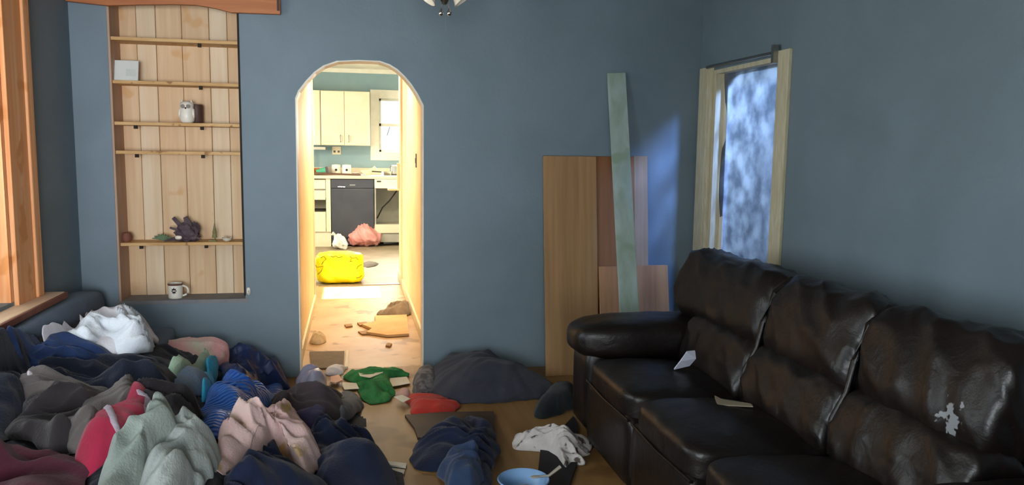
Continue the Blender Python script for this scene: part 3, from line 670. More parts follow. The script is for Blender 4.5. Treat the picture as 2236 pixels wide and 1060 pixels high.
# ------------------------------------------------------------------ boards against the back wall
def lean_board(name, pxl, pxr, ytop, Yf, Yt, ybot=None, th=.016, m_=None, label='', xt=0):
    """board standing on the floor at depth Yf and leaning to depth Yt"""
    a = on(pxl, ytop, 1, Yt); b = on(pxr, ytop, 1, Yt); z = (a.z+b.z)/2
    xl, xr = a.x, b.x
    P = [(xl+xt, Yf, 0), (xr+xt, Yf, 0), (xr+xt, Yf+th, 0), (xl+xt, Yf+th, 0), (xl, Yt, z), (xr, Yt, z), (xr, Yt+th, z), (xl, Yt+th, z)]
    o = MB().hull8(P).build(name, m_, None, bevel=.003)
    return tag(o, label, 'board')
M_b1 = mat('honey_panel', '9c7850', 'ae885e', rough=.6, scale=2.0, stretch=(14, 4, .4), bump=.05)
M_b2 = mat('brown_panel', '8a5a34', '9a6840', rough=.6, scale=2.0, stretch=(14, 4, .4), bump=.05)
M_b3 = mat('pale_tan_panel', 'a88c70', 'b89c80', rough=.6, scale=2.0, stretch=(14, 4, .4), bump=.05)
M_b4 = mat('rosy_pine_panel', 'a87850', 'b88a60', rough=.6, scale=2.0, stretch=(14, 4, .4), bump=.05, c3='8a5c3a', mask=2)
lean_board('wood_panel', 1186, 1302, 341, 4.62, 4.80, m_=M_b1, label='wide honey coloured wood panel, leftmost of the boards leaning on the back wall')
lean_board('wood_panel', 1300, 1384, 342, 4.66, 4.825, m_=M_b2, label='tall dark brown wood panel behind the pale green strip')
lean_board('wood_panel', 1384, 1414, 341, 4.67, 4.825, m_=M_b3, label='narrow grey-tan board, tallest to the right of the green strip')
lean_board('wood_panel', 1308, 1370, 582, 4.58, 4.70, m_=M_b4, label='short reddish board left of the green strip')
lean_board('wood_panel', 1385, 1458, 580, 4.57, 4.70, m_=M_b4, label='short pine board with clipped corner right of the green strip')
M_gs = mat('pale_green_paint', '9cae9f', 'b6c8c2', rough=.6, scale=3, stretch=(4, 4, .6), c3='94aa94', mask=1.4)
t0 = on(1350, 158, 1, 4.77); f0 = on(1384, 905, 1, 4.18)
hw = .060
m = MB().hull8([(f0.x-hw, 4.18, 0), (f0.x+hw, 4.18, 0), (f0.x+hw, 4.198, 0), (f0.x-hw, 4.198, 0),
                (t0.x-hw, 4.80, t0.z-.004), (t0.x+hw, 4.80, t0.z+.004), (t0.x+hw, 4.818, t0.z+.004), (t0.x-hw, 4.818, t0.z-.004)])
o = tag(m.build('green_strip_board', M_gs, None, bevel=.003), 'tall narrow pale green painted board leaning behind the sofa arm', 'board')

# ------------------------------------------------------------------ ceiling fan (only its light kit reaches into the frame)
FY = 3.6
fc = on(971, -30, 1, FY)
fan = thing('ceiling_fan', (fc.x, FY, 2.0), 'ceiling fan light kit with frosted shades and two pull chains', 'ceiling fan')
cxf = fc.x
zk = on(971, 0, 1, FY).z
MB().lathe([(.07, ZC), (.065, ZC-.04), (.02, ZC-.06), (.012, ZC-.07), (.012, zk+.24)], (cxf, FY, 0), n=24).build('canopy', M_brass, fan, smooth=40)
MB().lathe([(.02, zk+.24), (.10, zk+.22), (.12, zk+.17), (.10, zk+.12), (.05, zk+.10), (.045, zk+.05), (.02, zk+.0), (.008, zk-.02)], (cxf, FY, 0), n=28).build('motor_housing', M_brass, fan, smooth=40)
M_blade = mat('fan_blade_wood', '5a3c28', '6a4832', rough=.5, scale=4)
for k in range(5):
    a = 2*math.pi*k/5+.35; c, s = math.cos(a), math.sin(a); zb = zk+.19
    loc = [(.14, -.045), (.30, -.065), (.60, -.07), (.64, -.04), (.64, .04), (.60, .07), (.30, .065), (.14, .045)]
    MB().prism([(cxf+u*c-v*s, FY+u*s+v*c, zb+v*.18) for u, v in loc], (0, 0, .006)).build('blade', M_blade, fan)
for k in range(2):
    a = math.radians((186, 352)[k]); c, s = math.cos(a), math.sin(a)
    Mr = Matrix.Rotation(a, 3, 'Z') @ Matrix.Rotation(math.radians(180-38), 3, 'Y')
    st = Vector((cxf+.035*c, FY+.035*s, zk+.07))
    MB().lathe([(.018, 0), (.026, .012), (.034, .04), (.044, .07), (.052, .085), (.049, .085), (.03, .04), (.015, .012)], st, n=20, M=Mr).build('lamp_shade', M_glass, fan, smooth=60)
for q, yy in ((963, 29), (981, 29)):
    e = on(q, yy, 1, FY)
    MB().tube([(cxf+(.008 if q > 970 else -.008), FY, zk+.02), e+Vector((0, 0, .02))], .0012, n=5).build('pull_chain', M_chrome, fan)
    MB().lathe([(.002, .022), (.006, .012), (.011, .006), (.0125, 0), (.009, -.008), (.002, -.012)], e, n=12).build('chain_finial', M_chrome, fan, smooth=60)
e = on(975, 40, 1, FY)
MB().tube([(cxf, FY, zk-.01), on(975, 78, 1, FY)], .0009, n=5).build('thin_cord', M_metal, fan)
#@@HEAP
# ------------------------------------------------------------------ clothes heap
def sm(t): t = np.clip(t, 0, 1); return t*t*(3-2*t)
MND = []
for a_, b_, z_, r_, h_ in ((530, 865, .25, .22, .06), (585, 945, .25, .20, .06), (690, 880, .12, .18, .09), (765, 1010, .12, .20, .09), (545, 812, .10, .16, .07),
                          (420, 775, .25, .16, .09), (690, 822, .08, .06, .09), (640, 1030, .20, .14, .05), (300, 890, .45, .13, .05), (400, 950, .42, .12, .06), (210, 690, .55, .20, .0)):
    q_ = on(a_, b_, 2, z_); MND.append((q_.x, q_.y, r_, h_))
def H(x, y):
    x = np.asarray(x, float); y = np.asarray(y, float)
    k = np.clip((y-3.0)/1.6, -.4, 1)
    xb = .10-.58*k; w = 1.02-.42*k
    h = .42*sm((xb-x)/w)
    h = h+.05*sm((-1.0-x)/.3)
    g = np.clip(h*8, 0, 1)
    h = h*(1-.5*sm((y-4.2)/.4))
    for mx, my, mr, mh in MND: h = h+mh*np.exp(-((x-mx)**2+(y-my)**2)/mr**2)
    h = h+(.060*pn(x*3.1, y*3.1, 5)+.022*pn(x*7.3, y*7.3, 11))*g
    c_ = sm((-1.33-x)/.06); h = h*(1-c_)+c_*np.maximum(h, .635)
    return np.maximum(h, 0)
def hit(px, py, lift=0.0):
    d = ray(px, py); lo, hi = 1.2, 5.5
    ts = np.linspace(lo, hi, 900); P = CAMP[None]+d[None]*ts[:, None]
    below = P[:, 2] < H(P[:, 0], P[:, 1])+lift
    i = int(np.argmax(below)) if below.any() else len(ts)-1
    return P[i]
def garment(name, px, m_, label, cat, lift=.03, bulge=.05, fold=.025, fs=7.0, fa=0.0, an=2.2, seed=1, edge=.8, na=150, nr=44, flat=None, wob=.012, pw=2.6, group=None, crease=None, parent=None, bands=None):
    """draped cloth lump: outline given on the heap surface, domed and folded, own underside"""
    W = []
    for (a, b) in px:
        if flat is not None: p = on(a, b, 2, flat); W.append((p.x, p.y))
        else: p = hit(a, b, lift*.5); W.append((p[0], p[1]))
    W = np.array(W); W[:, 0] = np.clip(W[:, 0], -1.50, None); W[:, 1] = np.where(W[:, 1] < 4.95, np.clip(W[:, 1], None, 4.79), W[:, 1]) if flat is None or W[:, 1].mean() < 4.85 else W[:, 1]; c = W.mean(0)
    # closed Catmull-Rom resample
    n = len(W); S = []
    for i in range(n):
        p0, p1, p2, p3 = W[(i-1) % n], W[i], W[(i+1) % n], W[(i+2) % n]
        for t in np.linspace(0, 1, 14, endpoint=False):
            q = .5*((2*p1)+(-p0+p2)*t+(2*p0-5*p1+4*p2-p3)*t*t+(-p0+3*p1-3*p2+p3)*t**3); S.append(q*.75+(p1*(1-t)+p2*t)*.25)
    S = np.array(S); d_ = np.r_[0, np.cumsum(np.linalg.norm(np.roll(S, -1, 0)-S, axis=1))]
    L = d_[-1]; u = np.linspace(0, L, na, endpoint=False)
    Sx = np.interp(u, d_, np.r_[S[:, 0], S[0, 0]]); Sy = np.interp(u, d_, np.r_[S[:, 1], S[0, 1]])
    out = np.stack([Sx, Sy], 1)
    nz_ = pn(out[:, 0]*14, out[:, 1]*14, seed+9)*wob*1.5+pn(out[:, 0]*5, out[:, 1]*5, seed+19)*wob*2
    dirs = out-c; dirs /= np.linalg.norm(dirs, axis=1)[:, None]+1e-9
    out = out+dirs*nz_[:, None]
    out[:, 0] = np.maximum(out[:, 0], -1.52)
    if c[1] < 4.85: out[:, 1] = np.minimum(out[:, 1], 4.83)
    rr = np.linspace(0, 1, nr+1)[1:]
    X = [c[0]]; Y = [c[1]]; RR = [0.0]
    for r in rr:
        X += list(c[0]+(out[:, 0]-c[0])*r); Y += list(c[1]+(out[:, 1]-c[1])*r); RR += [r]*na
    X = np.array(X); Y = np.array(Y); RR = np.array(RR)
    base = (H(X, Y) if flat is None else np.full_like(X, flat))
    th = fa+.5*pn(X*1.5, Y*1.5, seed+40)
    ca, sa = np.cos(th), np.sin(th)
    wx = X-c[0]+.10*pn(X*3, Y*3, seed+2); wy = Y-c[1]+.10*pn(X*3+9, Y*3, seed+4)
    U_ = (wx*ca+wy*sa)*fs/an; V_ = (-wx*sa+wy*ca)*fs
    def rnd(n, k=2.4): return 1-np.sqrt((n*k)**2+.008)
    f1 = np.clip(rnd(pn(U_, V_, seed)), -.6, 1); f1b = np.clip(rnd(pn(U_*2.1+3, V_*2.1, seed+7)), -.5, 1)
    f2 = fbm(X*fs*.45, Y*fs*.45, seed+20, 2)
    am = np.clip(.75+1.5*pn(X*fs*.35, Y*fs*.35, seed+50), .12, 1.3)
    e = 1-RR**5
    z = base+lift*(.12+.88*e)+bulge*(1-RR**2.2)+fold*((f1*.9+f1b*.42)*am+f2*.8)*(.45+.55*e)
    if crease: z += crease(X, Y, RR)
    z = np.maximum(z, base+.004)
    # rim: turn under
    V = list(zip(X, Y, z)); Fc = []
    for k in range(na): Fc.append((0, 1+k, 1+(k+1) % na))
    for i in range(nr-1):
        for k in range(na): Fc.append((1+i*na+k, 1+(i+1)*na+k, 1+(i+1)*na+(k+1) % na, 1+i*na+(k+1) % na))
    last = 1+(nr-1)*na; nb = len(V)
    for k in range(na):
        i = last+k; x_ = c[0]+(out[k, 0]-c[0])*.985; y_ = c[1]+(out[k, 1]-c[1])*.985
        V.append((x_, y_, max(float(base[i])+.0015, .0015)))
    for k in range(na): Fc.append((last+k, nb+k, nb+(k+1) % na, last+(k+1) % na))
    # underside
    nb2 = len(V); steps = (.66, .33)
    for r in steps:
        for k in range(na):
            x_ = c[0]+(out[k, 0]-c[0])*r; y_ = c[1]+(out[k, 1]-c[1])*r
            b0 = (float(H(x_, y_)) if flat is None else flat)+.0015; V.append((x_, y_, max(b0, .0015)))
    prev = nb
    for s_i in range(len(steps)):
        st = nb2+s_i*na
        for k in range(na): Fc.append((prev+k, st+k, st+(k+1) % na, prev+(k+1) % na))
        prev = st
    V.append((c[0], c[1], float(H(c[0], c[1]) if flat is None else flat)+.0015))
    for k in range(na): Fc.append((prev+k, len(V)-1, prev+(k+1) % na))
    o = MB().add(V, Fc).build(name, m_, parent, smooth=180)
    if parent is None: tag(o, label, cat, group)
    return o

# dark under-layer of the heap
gx_ = np.linspace(-1.36, .2, 110); gy_ = np.linspace(2.25, 4.78, 160)
XX, YY = np.meshgrid(gx_, gy_, indexing='ij')
ZZ = H(XX, YY)-.012+.02*(ridge(XX*6, YY*6, 3, 2)-.6)*(H(XX, YY) > .04)
ZZ = np.where(H(XX, YY) > .012, np.maximum(ZZ, .002), .001)
V = [(XX[i, j], YY[i, j], ZZ[i, j]) for i in range(110) for j in range(160)]
F = [(i*160+j, (i+1)*160+j, (i+1)*160+j+1, i*160+j+1) for i in range(109) for j in range(159) if max(ZZ[i, j], ZZ[i+1, j], ZZ[i+1, j+1], ZZ[i, j+1]) > .003]
o = MB().add(V, F).build('tangled_clothes', fab('dark_tangle', '1c1f2a', '262a36', scale=6), None, smooth=180)
tag(o, 'dark tangled underlayer of the clothes heap in front of the couch', 'clothes', kind='stuff')

F_black = fab('black_navy_cloth', '141824', '1c2232', scale=5)
F_navy = fab('navy_cloth', '16223e', '2c4270', scale=7)
F_navy2 = fab('dark_navy_knit', '181e34', '222a44', scale=9)
F_grey = fab('grey_brown_cloth', '564f50', '6a6462', scale=6)
F_char = fab('charcoal_cloth', '2e2a2e', '3c383a', scale=6)
F_crim = fab('crimson_cloth', '9c2440', 'b23050', scale=5, bump=.2)
F_trim = fab('lavender_binding', 'b8a8bc', 'c8bcc8', scale=8)
F_sage = fab('sage_cloth', '8c9a94', 'aab4ae', scale=4)
F_pale = fab('pale_sage_cloth', 'a0aaa8', 'b8c0bc', scale=4)
F_white = fab('white_quilt', 'd6d4de', 'e4e2ea', scale=5)
F_white2 = fab('white_ruffled', 'd0d8e4', 'e2e6ee', scale=14)
F_turq = fab('turquoise_cloth', '2a9cc8', '3cb2dc', scale=6)
F_slate = fab('slate_cloth', '5a6a80', '66768c', scale=5)
F_lil = mat('lilac_plastic', 'a8a4c0', 'b8b4cc', rough=.35, scale=8, spec=.5)
F_brown = fab('dark_brown_fleece', '3a3034', '4a4044', scale=8)
F_dgrey = fab('dark_grey_blanket', '343642', '42444e', scale=7)
F_red = fab('red_cloth', 'b03028', 'c23c30', scale=6)
F_green = fab('green_knit', '2c7a3c', '3f9a50', scale=26, bump=.9, bscale=220)
F_maroon = fab('maroon_cloth', '4a2030', '5a2a38', scale=6)
F_pillow = fab('pink_green_pillowcase', 'e0a8a8', 'c8ccb0', scale=3.0, lo=.45, hi=.62)
F_pgreen = fab('pale_green_sheet', '9cb8a0', 'acc4ac', scale=4)
# pink printed sheet
F_pink = fab('pink_printed_cloth', 'd8b4b4', 'e2c4be', scale=5, lo=.35, hi=.6, c3='c8a878', mask=1.7)
# blue ribbed puffer
def rib_mat():
    m_ = fab('blue_ribbed_cloth', '1c58b8', '2f7ad8', scale=4, bump=0)
    nt = m_.node_tree; N = nt.nodes; L = nt.links
    tc = N.new('ShaderNodeTexCoord'); wv = N.new('ShaderNodeTexWave'); wv.inputs['Scale'].default_value = 22; wv.inputs['Distortion'].default_value = 2.5; wv.inputs['Detail'].default_value = 2
    mp = N.new('ShaderNodeMapping'); mp.inputs['Rotation'].default_value = (0, 0, 1.0); L.new(tc.outputs['Object'], mp.inputs[0]); L.new(mp.outputs[0], wv.inputs[0])
    bp = N.new('ShaderNodeBump'); bp.inputs['Strength'].default_value = .9; bp.inputs['Distance'].default_value = .012; L.new(wv.outputs['Fac'], bp.inputs['Height'])
    b = N['Principled BSDF']; L.new(bp.outputs[0], b.inputs['Normal']); b.inputs['Roughness'].default_value = .45; b.inputs['Specular IOR Level'].default_value = .45
    return m_
F_rib = rib_mat()
F_shiny = mat('navy_nylon', '1a2a50', '24386a', rough=.4, scale=6, bump=.3, bscale=30, spec=.5)

G = garment
# back row
G('white_duvet', [(92, 722), (120, 704), (165, 690), (235, 688), (292, 692), (334, 714), (334, 742), (250, 758), (150, 750)], F_white, 'puffy white duvet on top at the back left of the clothes heap', 'duvet', lift=0.06, bulge=0.035, fold=0.035, fs=6, seed=3)
G('white_ruffled_sheet', [(125, 728), (200, 716), (260, 722), (318, 716), (334, 738), (318, 756), (270, 762), (230, 752), (170, 742)], F_white2, 'white ruffled sheet spilling below the puffy white duvet', 'sheet', lift=0.07, bulge=0.04, fold=0.04, fs=14, seed=8)
pc_ = on(402, 790, 1, 4.42)
o = MB().pillow((pc_.x, 4.42, pc_.z+.015), (.46, .26, .15), M=Matrix.Rotation(.08, 3, 'Z') @ Matrix.Rotation(-.08, 3, 'Y') @ Matrix.Rotation(.35, 3, 'X'), p=2.8, n=24, wr=.014, ws=7, seed=4, puff=.01).build('bed_pillow', F_pillow, None, smooth=180)
tag(o, 'pillow in a faded pink and green case against the back wall', 'pillow')
G('pale_green_sheet', [(366, 812), (420, 808), (474, 796), (484, 803), (450, 814), (390, 824), (364, 820)], F_pgreen, 'pale green sheet edge hanging out under the pink pillow', 'sheet', lift=0.023, bulge=0.007, fold=.02, seed=6)
G('slate_cushion', [(360, 828), (400, 812), (450, 808), (468, 830), (450, 855), (400, 858)], F_slate, 'slate blue cushion just under the pale green sheet', 'cushion', lift=0.026, bulge=0.014, fold=.01, seed=7)
G('navy_nylon_coat', [(484, 790), (530, 786), (575, 798), (622, 812), (632, 840), (580, 852), (520, 850), (484, 845)], F_shiny, 'shiny dark navy nylon coat against the wall left of the arch', 'coat', lift=0.06, bulge=0.06, fold=0.035, fs=9, seed=11)
G('turquoise_towel', [(452, 782), (478, 776), (480, 800), (466, 840), (446, 870), (440, 850), (448, 815)], F_turq, 'bright turquoise towel strip between pillow and blue jacket', 'towel', lift=0.037, bulge=0.014, fold=.02, seed=12, nr=30)
# main dark pieces
G('black_coat', [(-60, 722), (20, 728), (60, 765), (70, 830), (50, 900), (10, 960), (-70, 980)], F_black, 'large black coat at the far left edge of the heap', 'coat', lift=0.025, bulge=0.01, fold=0.03, fs=6, seed=21)
G('navy_denim_jacket', [(10, 722), (90, 738), (170, 748), (240, 768), (262, 786), (200, 804), (110, 804), (40, 786)], F_navy, 'navy denim jacket in front of the white duvet', 'jacket', lift=0.035, bulge=0.021, fold=.05, fs=10, seed=22)
G('black_sweatshirt', [(90, 800), (180, 776), (260, 772), (330, 776), (380, 810), (412, 855), (380, 868), (310, 850), (220, 856), (140, 840)], F_black, 'black sweatshirt spread across the middle of the left heap', 'sweatshirt', lift=0.037, bulge=0.028, fold=.045, fs=7, seed=23)
G('grey_sweatpants', [(60, 818), (110, 826), (180, 838), (240, 852), (225, 880), (150, 895), (90, 905), (50, 880)], F_grey, 'grey sweatpants left of the brown-grey trousers on the heap', 'trousers', lift=0.032, bulge=0.017, fold=.045, fs=8, fa=.8, seed=24)
G('white_waistband', [(60, 812), (84, 812), (82, 838), (66, 850), (58, 835)], F_trim, 'small white folded waistband beside the grey sweatpants', 'clothing', lift=0.049, bulge=0.01, fold=.01, seed=25, nr=20, na=60)
G('charcoal_trousers', [(30, 912), (70, 884), (140, 872), (200, 886), (200, 940), (150, 985), (80, 975), (20, 950)], F_char, 'charcoal trousers at left above the crimson cloth', 'trousers', lift=0.035, bulge=0.021, fold=.06, fs=9, fa=.7, seed=26)
G('brown_grey_trousers', [(120, 960), (150, 900), (210, 868), (260, 852), (300, 850), (290, 890), (240, 920), (190, 975)], F_grey, 'brown-grey trousers with deep folds behind the crimson blanket', 'trousers', lift=0.04, bulge=0.021, fold=.06, fs=9, fa=.75, an=4, seed=27)
G('dark_striped_shirt', [(270, 860), (330, 838), (400, 862), (436, 890), (440, 930), (380, 945), (330, 925), (300, 890)], F_char, 'dark charcoal shirt right of the crimson blanket', 'shirt', lift=0.032, bulge=0.017, fold=.06, fs=10, seed=28)
G('maroon_cloth', [(-40, 985), (60, 985), (150, 990), (180, 1040), (140, 1085), (-50, 1090)], F_maroon, 'dark maroon cloth in the bottom left corner of the heap', 'cloth', lift=0.026, bulge=0.014, fold=.04, seed=29)
# crimson blanket with binding bands
cr = G('crimson_blanket', [(168, 1000), (200, 940), (240, 898), (300, 862), (328, 856), (336, 900), (330, 925), (280, 960), (210, 1010), (180, 1025)], F_crim, 'crimson blanket folded with a lavender binding on the heap', 'blanket', lift=0.054, bulge=0.021, fold=.02, fs=5, seed=31)
def top_z(ob, x, y):
    me = ob.data; n = len(me.vertices); A = np.empty(n*3); me.vertices.foreach_get('co', A); A = A.reshape(-1, 3)+np.array(ORI[ob.name])
    A = A[:1+150*44]; d2 = (A[:, 0]-x)**2+(A[:, 1]-y)**2; i = np.argsort(d2)[:3]; return float(A[i, 2].mean())
def band(ob, pxs, wpx, m_, name, lift=.004, hh=.06, tz=.0):
    """ribbon sewn on a garment, following its surface"""
    P = [hit(a, b, hh) for a, b in pxs]; V = []; F = []
    Q = []
    for i in range(len(P)-1):
        for t in np.linspace(0, 1, 8, endpoint=(i == len(P)-2)): Q.append(P[i]*(1-t)+P[i+1]*t)
    for i, q in enumerate(Q):
        t = Q[min(i+1, len(Q)-1)]-Q[max(i-1, 0)]; nn = np.array([-t[1], t[0]]); nn /= np.linalg.norm(nn)+1e-9
        for k in (-1, 0, 1):
            x, y = q[0]+nn[0]*wpx*k, q[1]+nn[1]*wpx*k; z = top_z(ob, x, y)+lift+(.004 if k == 0 else 0); V.append((x, y, z))
        for k in (1, -1): x, y = q[0]+nn[0]*wpx*k, q[1]+nn[1]*wpx*k; V.append((x, y, top_z(ob, x, y)-.012))
    for i in range(len(Q)-1):
        a = i*5
        for k in range(5): F.append((a+k, a+(k+1) % 5, a+5+(k+1) % 5, a+5+k))
    F += [(0, 1, 2, 3, 4), tuple(reversed(range((len(Q)-1)*5, len(Q)*5)))]
    return MB().add(V, F).build(name, m_, ob, smooth=60)
band(cr, [(226, 900), (250, 930), (285, 962)], .011, F_trim, 'binding')
band(cr, [(300, 866), (326, 858), (322, 890), (330, 925)], .012, F_trim, 'binding')
# foreground
G('sage_bedspread', [(215, 1060), (250, 1005), (310, 960), (370, 930), (400, 940), (390, 985), (330, 1035), (290, 1085), (200, 1095)], F_sage, 'grey sage bedspread fold to the right of the crimson blanket', 'bedspread', lift=0.04, bulge=0.025, fold=.05, fs=8, fa=.85, an=3, seed=41)
G('pale_sage_sheet', [(300, 1075), (340, 1010), (385, 950), (425, 918), (455, 940), (482, 985), (478, 1030), (420, 1070), (360, 1095)], F_pale, 'pale sage sheet between the grey sage bedspread and pink sheet', 'sheet', lift=0.049, bulge=0.025, fold=.045, fs=8, fa=.95, an=3, seed=42)
G('blue_ribbed_jacket', [(440, 905), (446, 865), (480, 838), (540, 825), (600, 830), (618, 850), (590, 880), (540, 895), (500, 915), (478, 950), (452, 945)], F_rib, 'bright blue ribbed quilted jacket behind the pink sheet', 'jacket', lift=0.054, bulge=0.035, fold=.03, fs=6, seed=43)
G('pink_printed_sheet', [(466, 1005), (478, 955), (520, 912), (580, 893), (635, 890), (662, 915), (690, 960), (694, 1015), (668, 1025), (630, 995), (580, 1005), (530, 1025), (490, 1025)], F_pink, 'pale pink printed sheet with tan blotches at the front of the heap', 'sheet', lift=0.06, bulge=0.025, fold=.045, fs=9, seed=44)
G('navy_tshirt', [(500, 1040), (545, 1010), (600, 992), (650, 1020), (690, 1035), (710, 1100), (480, 1110)], F_navy2, 'dark navy t-shirt at the bottom edge under the pink sheet', 't-shirt', lift=0.03, bulge=0.02, fold=0.055, seed=45)
G('dark_brown_fleece', [(600, 862), (640, 840), (700, 842), (745, 862), (762, 900), (730, 925), (680, 930), (630, 905), (595, 890)], F_brown, 'dark brown fleece between the blue jacket and the arch', 'fleece', lift=0.051, bulge=0.035, fold=.03, fs=6, seed=46)
G('black_hooded_sweater', [(668, 935), (720, 920), (770, 935), (815, 965), (845, 1010), (870, 1070), (860, 1110), (700, 1110), (690, 1020)], F_navy2, 'blackish navy hooded sweater at the bottom right of the heap', 'sweater', lift=0.04, bulge=0.05, fold=0.06, fs=7, seed=47)
G('grey_sweater', [(735, 870), (760, 858), (790, 872), (786, 895), (765, 915), (740, 912)], fab('mid_grey_knit', '55565a', '64656a'), 'small grey sweater peeking out right of the brown fleece', 'sweater', lift=0.029, bulge=0.017, fold=.02, seed=48)
G('purple_scarf', [(640, 905), (690, 890), (720, 900), (712, 925), (665, 930)], fab('purple_cloth', '3c3854', '4a4664'), 'dark purple scarf on the brown fleece above the pink sheet', 'scarf', lift=0.071, bulge=0.017, fold=.02, seed=49)
G('lilac_plastic_bag', [(648, 830), (664, 808), (690, 796), (708, 806), (716, 835), (700, 848), (665, 850)], F_lil, 'translucent lilac plastic bag at the left foot of the arch', 'bag', lift=0.03, bulge=0.03, fold=.03, fs=12, seed=50)
# floor pieces
def gf(*a, **k): k.setdefault('flat', 0.0); return G(*a, **k)
gf('green_knit_blanket', [(752, 812), (765, 798), (805, 793), (850, 793), (884, 806), (886, 824), (860, 826), (848, 838), (862, 862), (848, 880), (810, 884), (788, 870), (778, 842), (756, 830)], F_green, 'bright green knitted baby blanket on the floor in the archway', 'blanket', lift=.02, bulge=.025, fold=.03, fs=10, seed=61)
gf('dark_grey_blanket', [(925, 838), (945, 800), (990, 795), (1055, 796), (1120, 822), (1175, 842), (1215, 852), (1215, 866), (1150, 876), (1060, 884), (980, 882), (935, 868)], F_dgrey, 'dark grey blanket heaped against the back wall right of the arch', 'blanket', lift=.04, bulge=.13, fold=.03, fs=6, an=3, seed=62)
gf('grey_patterned_scarf', [(898, 852), (912, 832), (940, 818), (958, 835), (950, 860), (915, 866)], fab('grey_mottled', '4c4a4c', '7a7474', scale=24, lo=.4, hi=.6), 'grey mottled scarf at the left end of the dark grey blanket', 'scarf', lift=.05, bulge=.04, fold=.02, seed=63)
gf('red_shirt', [(890, 868), (915, 860), (960, 872), (1000, 886), (985, 902), (930, 908), (900, 905)], F_red, 'bright red shirt on the floor in front of the dark grey blanket', 'shirt', lift=.025, bulge=.02, fold=.02, seed=64)
gf('black_sock_bundle', [(1168, 905), (1190, 872), (1240, 855), (1262, 865), (1250, 895), (1215, 910), (1180, 916)], fab('black_green_cloth', '22262a', '2c3234'), 'black bundle of clothing on the floor by the sofa arm', 'clothing', lift=.05, bulge=.05, fold=.02, seed=65)
gf('navy_hoodie', [(905, 1010), (918, 965), (960, 935), (1020, 925), (1075, 938), (1088, 985), (1080, 1030), (1060, 1080), (990, 1090), (980, 1040), (930, 1030)], F_navy2, 'dark navy hoodie crumpled on the floor left of the bowl', 'hoodie', lift=.035, bulge=.05, fold=.03, fs=8, seed=66)
gf('bluish_denim_leg', [(965, 1030), (1010, 1000), (1050, 1010), (1060, 1060), (1030, 1100), (980, 1090)], fab('faded_denim', '2c3c5a', '384a6a'), 'faded denim trouser leg on top of the dark navy hoodie', 'trousers', lift=.09, bulge=.02, fold=.02, fs=8, seed=67)
gf('white_stuffed_toy', [(1118, 972), (1130, 958), (1160, 962), (1215, 965), (1262, 955), (1290, 972), (1288, 992), (1262, 1003), (1284, 1020), (1250, 1020), (1236, 1028), (1222, 1012), (1206, 995), (1170, 988), (1132, 984)], mat('dirty_white_plush', 'c4bcbc', 'd6d0cc', rough=.9, scale=7, bump=.5, bscale=60, c3='5a4e4a', mask=2.6), 'dirty white crumpled stuffed toy on the floor beside the sofa', 'stuffed toy', lift=0.03, bulge=0.03, fold=0.03, fs=14, seed=68)
gf('pink_cloth_scrap', [(865, 858), (885, 852), (900, 862), (890, 874), (868, 870)], fab('dusty_pink', 'c49a94', 'd0a8a0'), 'dusty pink cloth scrap between green blanket and red shirt', 'cloth', lift=.02, bulge=.01, fold=.01, seed=69, nr=20, na=60)
gf('white_sock', [(712, 812), (730, 806), (755, 808), (754, 818), (730, 822), (715, 820)], F_white, 'white sock on the floor left of the green knitted blanket', 'sock', lift=0.02, bulge=0.01, fold=.01, seed=70, nr=20, na=60)
def sack(name, pxc, pxw, ytop, ybot, dpt, m_, label, seed):
    f_ = on(pxc, ybot, 2, 0.0); a_ = on(pxc-pxw/2, ybot, 1, f_.y); b_ = on(pxc+pxw/2, ybot, 1, f_.y); h_ = on(pxc, ytop, 1, f_.y+dpt*.4).z
    w_ = (b_-a_).length
    o = thing(name, (f_.x, f_.y+dpt/2, 0), label, 'bag')
    def fn(A, B):
        B = B.copy(); t = (A[:, 2]+1)/2; B[:, 0] *= 1.04-.42*t**1.6; B[:, 1] *= 1.0-.3*t**2; return B
    MB().pillow((f_.x, f_.y+dpt/2, h_/2+.004), (w_, dpt, h_), p=2.6, n=18, wr=.05, ws=6, seed=seed, fn=fn).build('sack', m_, o, smooth=180)
    e = Vector((f_.x-w_*.18, f_.y+dpt/2, h_*.86))
    MB().tube([e, e+Vector((-.02, 0, .05)), e+Vector((-.05, -.01, .07))], [.03, .018, .03], n=7).build('knot', m_, o, smooth=60)
sack('pink_bag', 798, 74, 492, 541, .38, mat('pink_plastic', 'e09088', 'e8a098', rough=.4, scale=5), 'pink plastic bag bulging on the kitchen floor before the dishwasher', 3)
sack('white_plastic_bag', 740, 34, 517, 546, .2, M_white, 'small white plastic bag left of the pink bag on the kitchen floor', 8)
gf('grey_rag', [(822, 690), (842, 684), (862, 676), (888, 668), (898, 680), (890, 692), (850, 694)], fab('dusty_grey_rag', '7a6c5c', '8c7c6a'), 'crumpled grey rag along the right hall wall behind the cardboard', 'rag', lift=.03, bulge=.04, fold=.03, fs=14, seed=73, nr=24, na=80)
gf('crumpled_paper', [(676, 748), (688, 740), (704, 740), (716, 748), (700, 753), (684, 753)], mat('warm_paper', 'e0c8a0', 'ecd8b4', rough=.8), 'crumpled paper on the hall floor beside the left baseboard', 'paper', lift=0.02, bulge=0.035, fold=0.02, fs=16, seed=74, nr=20, na=60)
gf('dark_floor_rag', [(790, 578), (806, 573), (824, 576), (822, 582), (800, 585)], fab('dark_rag', '6a6058', '746a60'), 'flat dark rag on the kitchen floor right of the yellow bag', 'rag', lift=.02, bulge=.02, fold=.01, seed=75, nr=16, na=50)

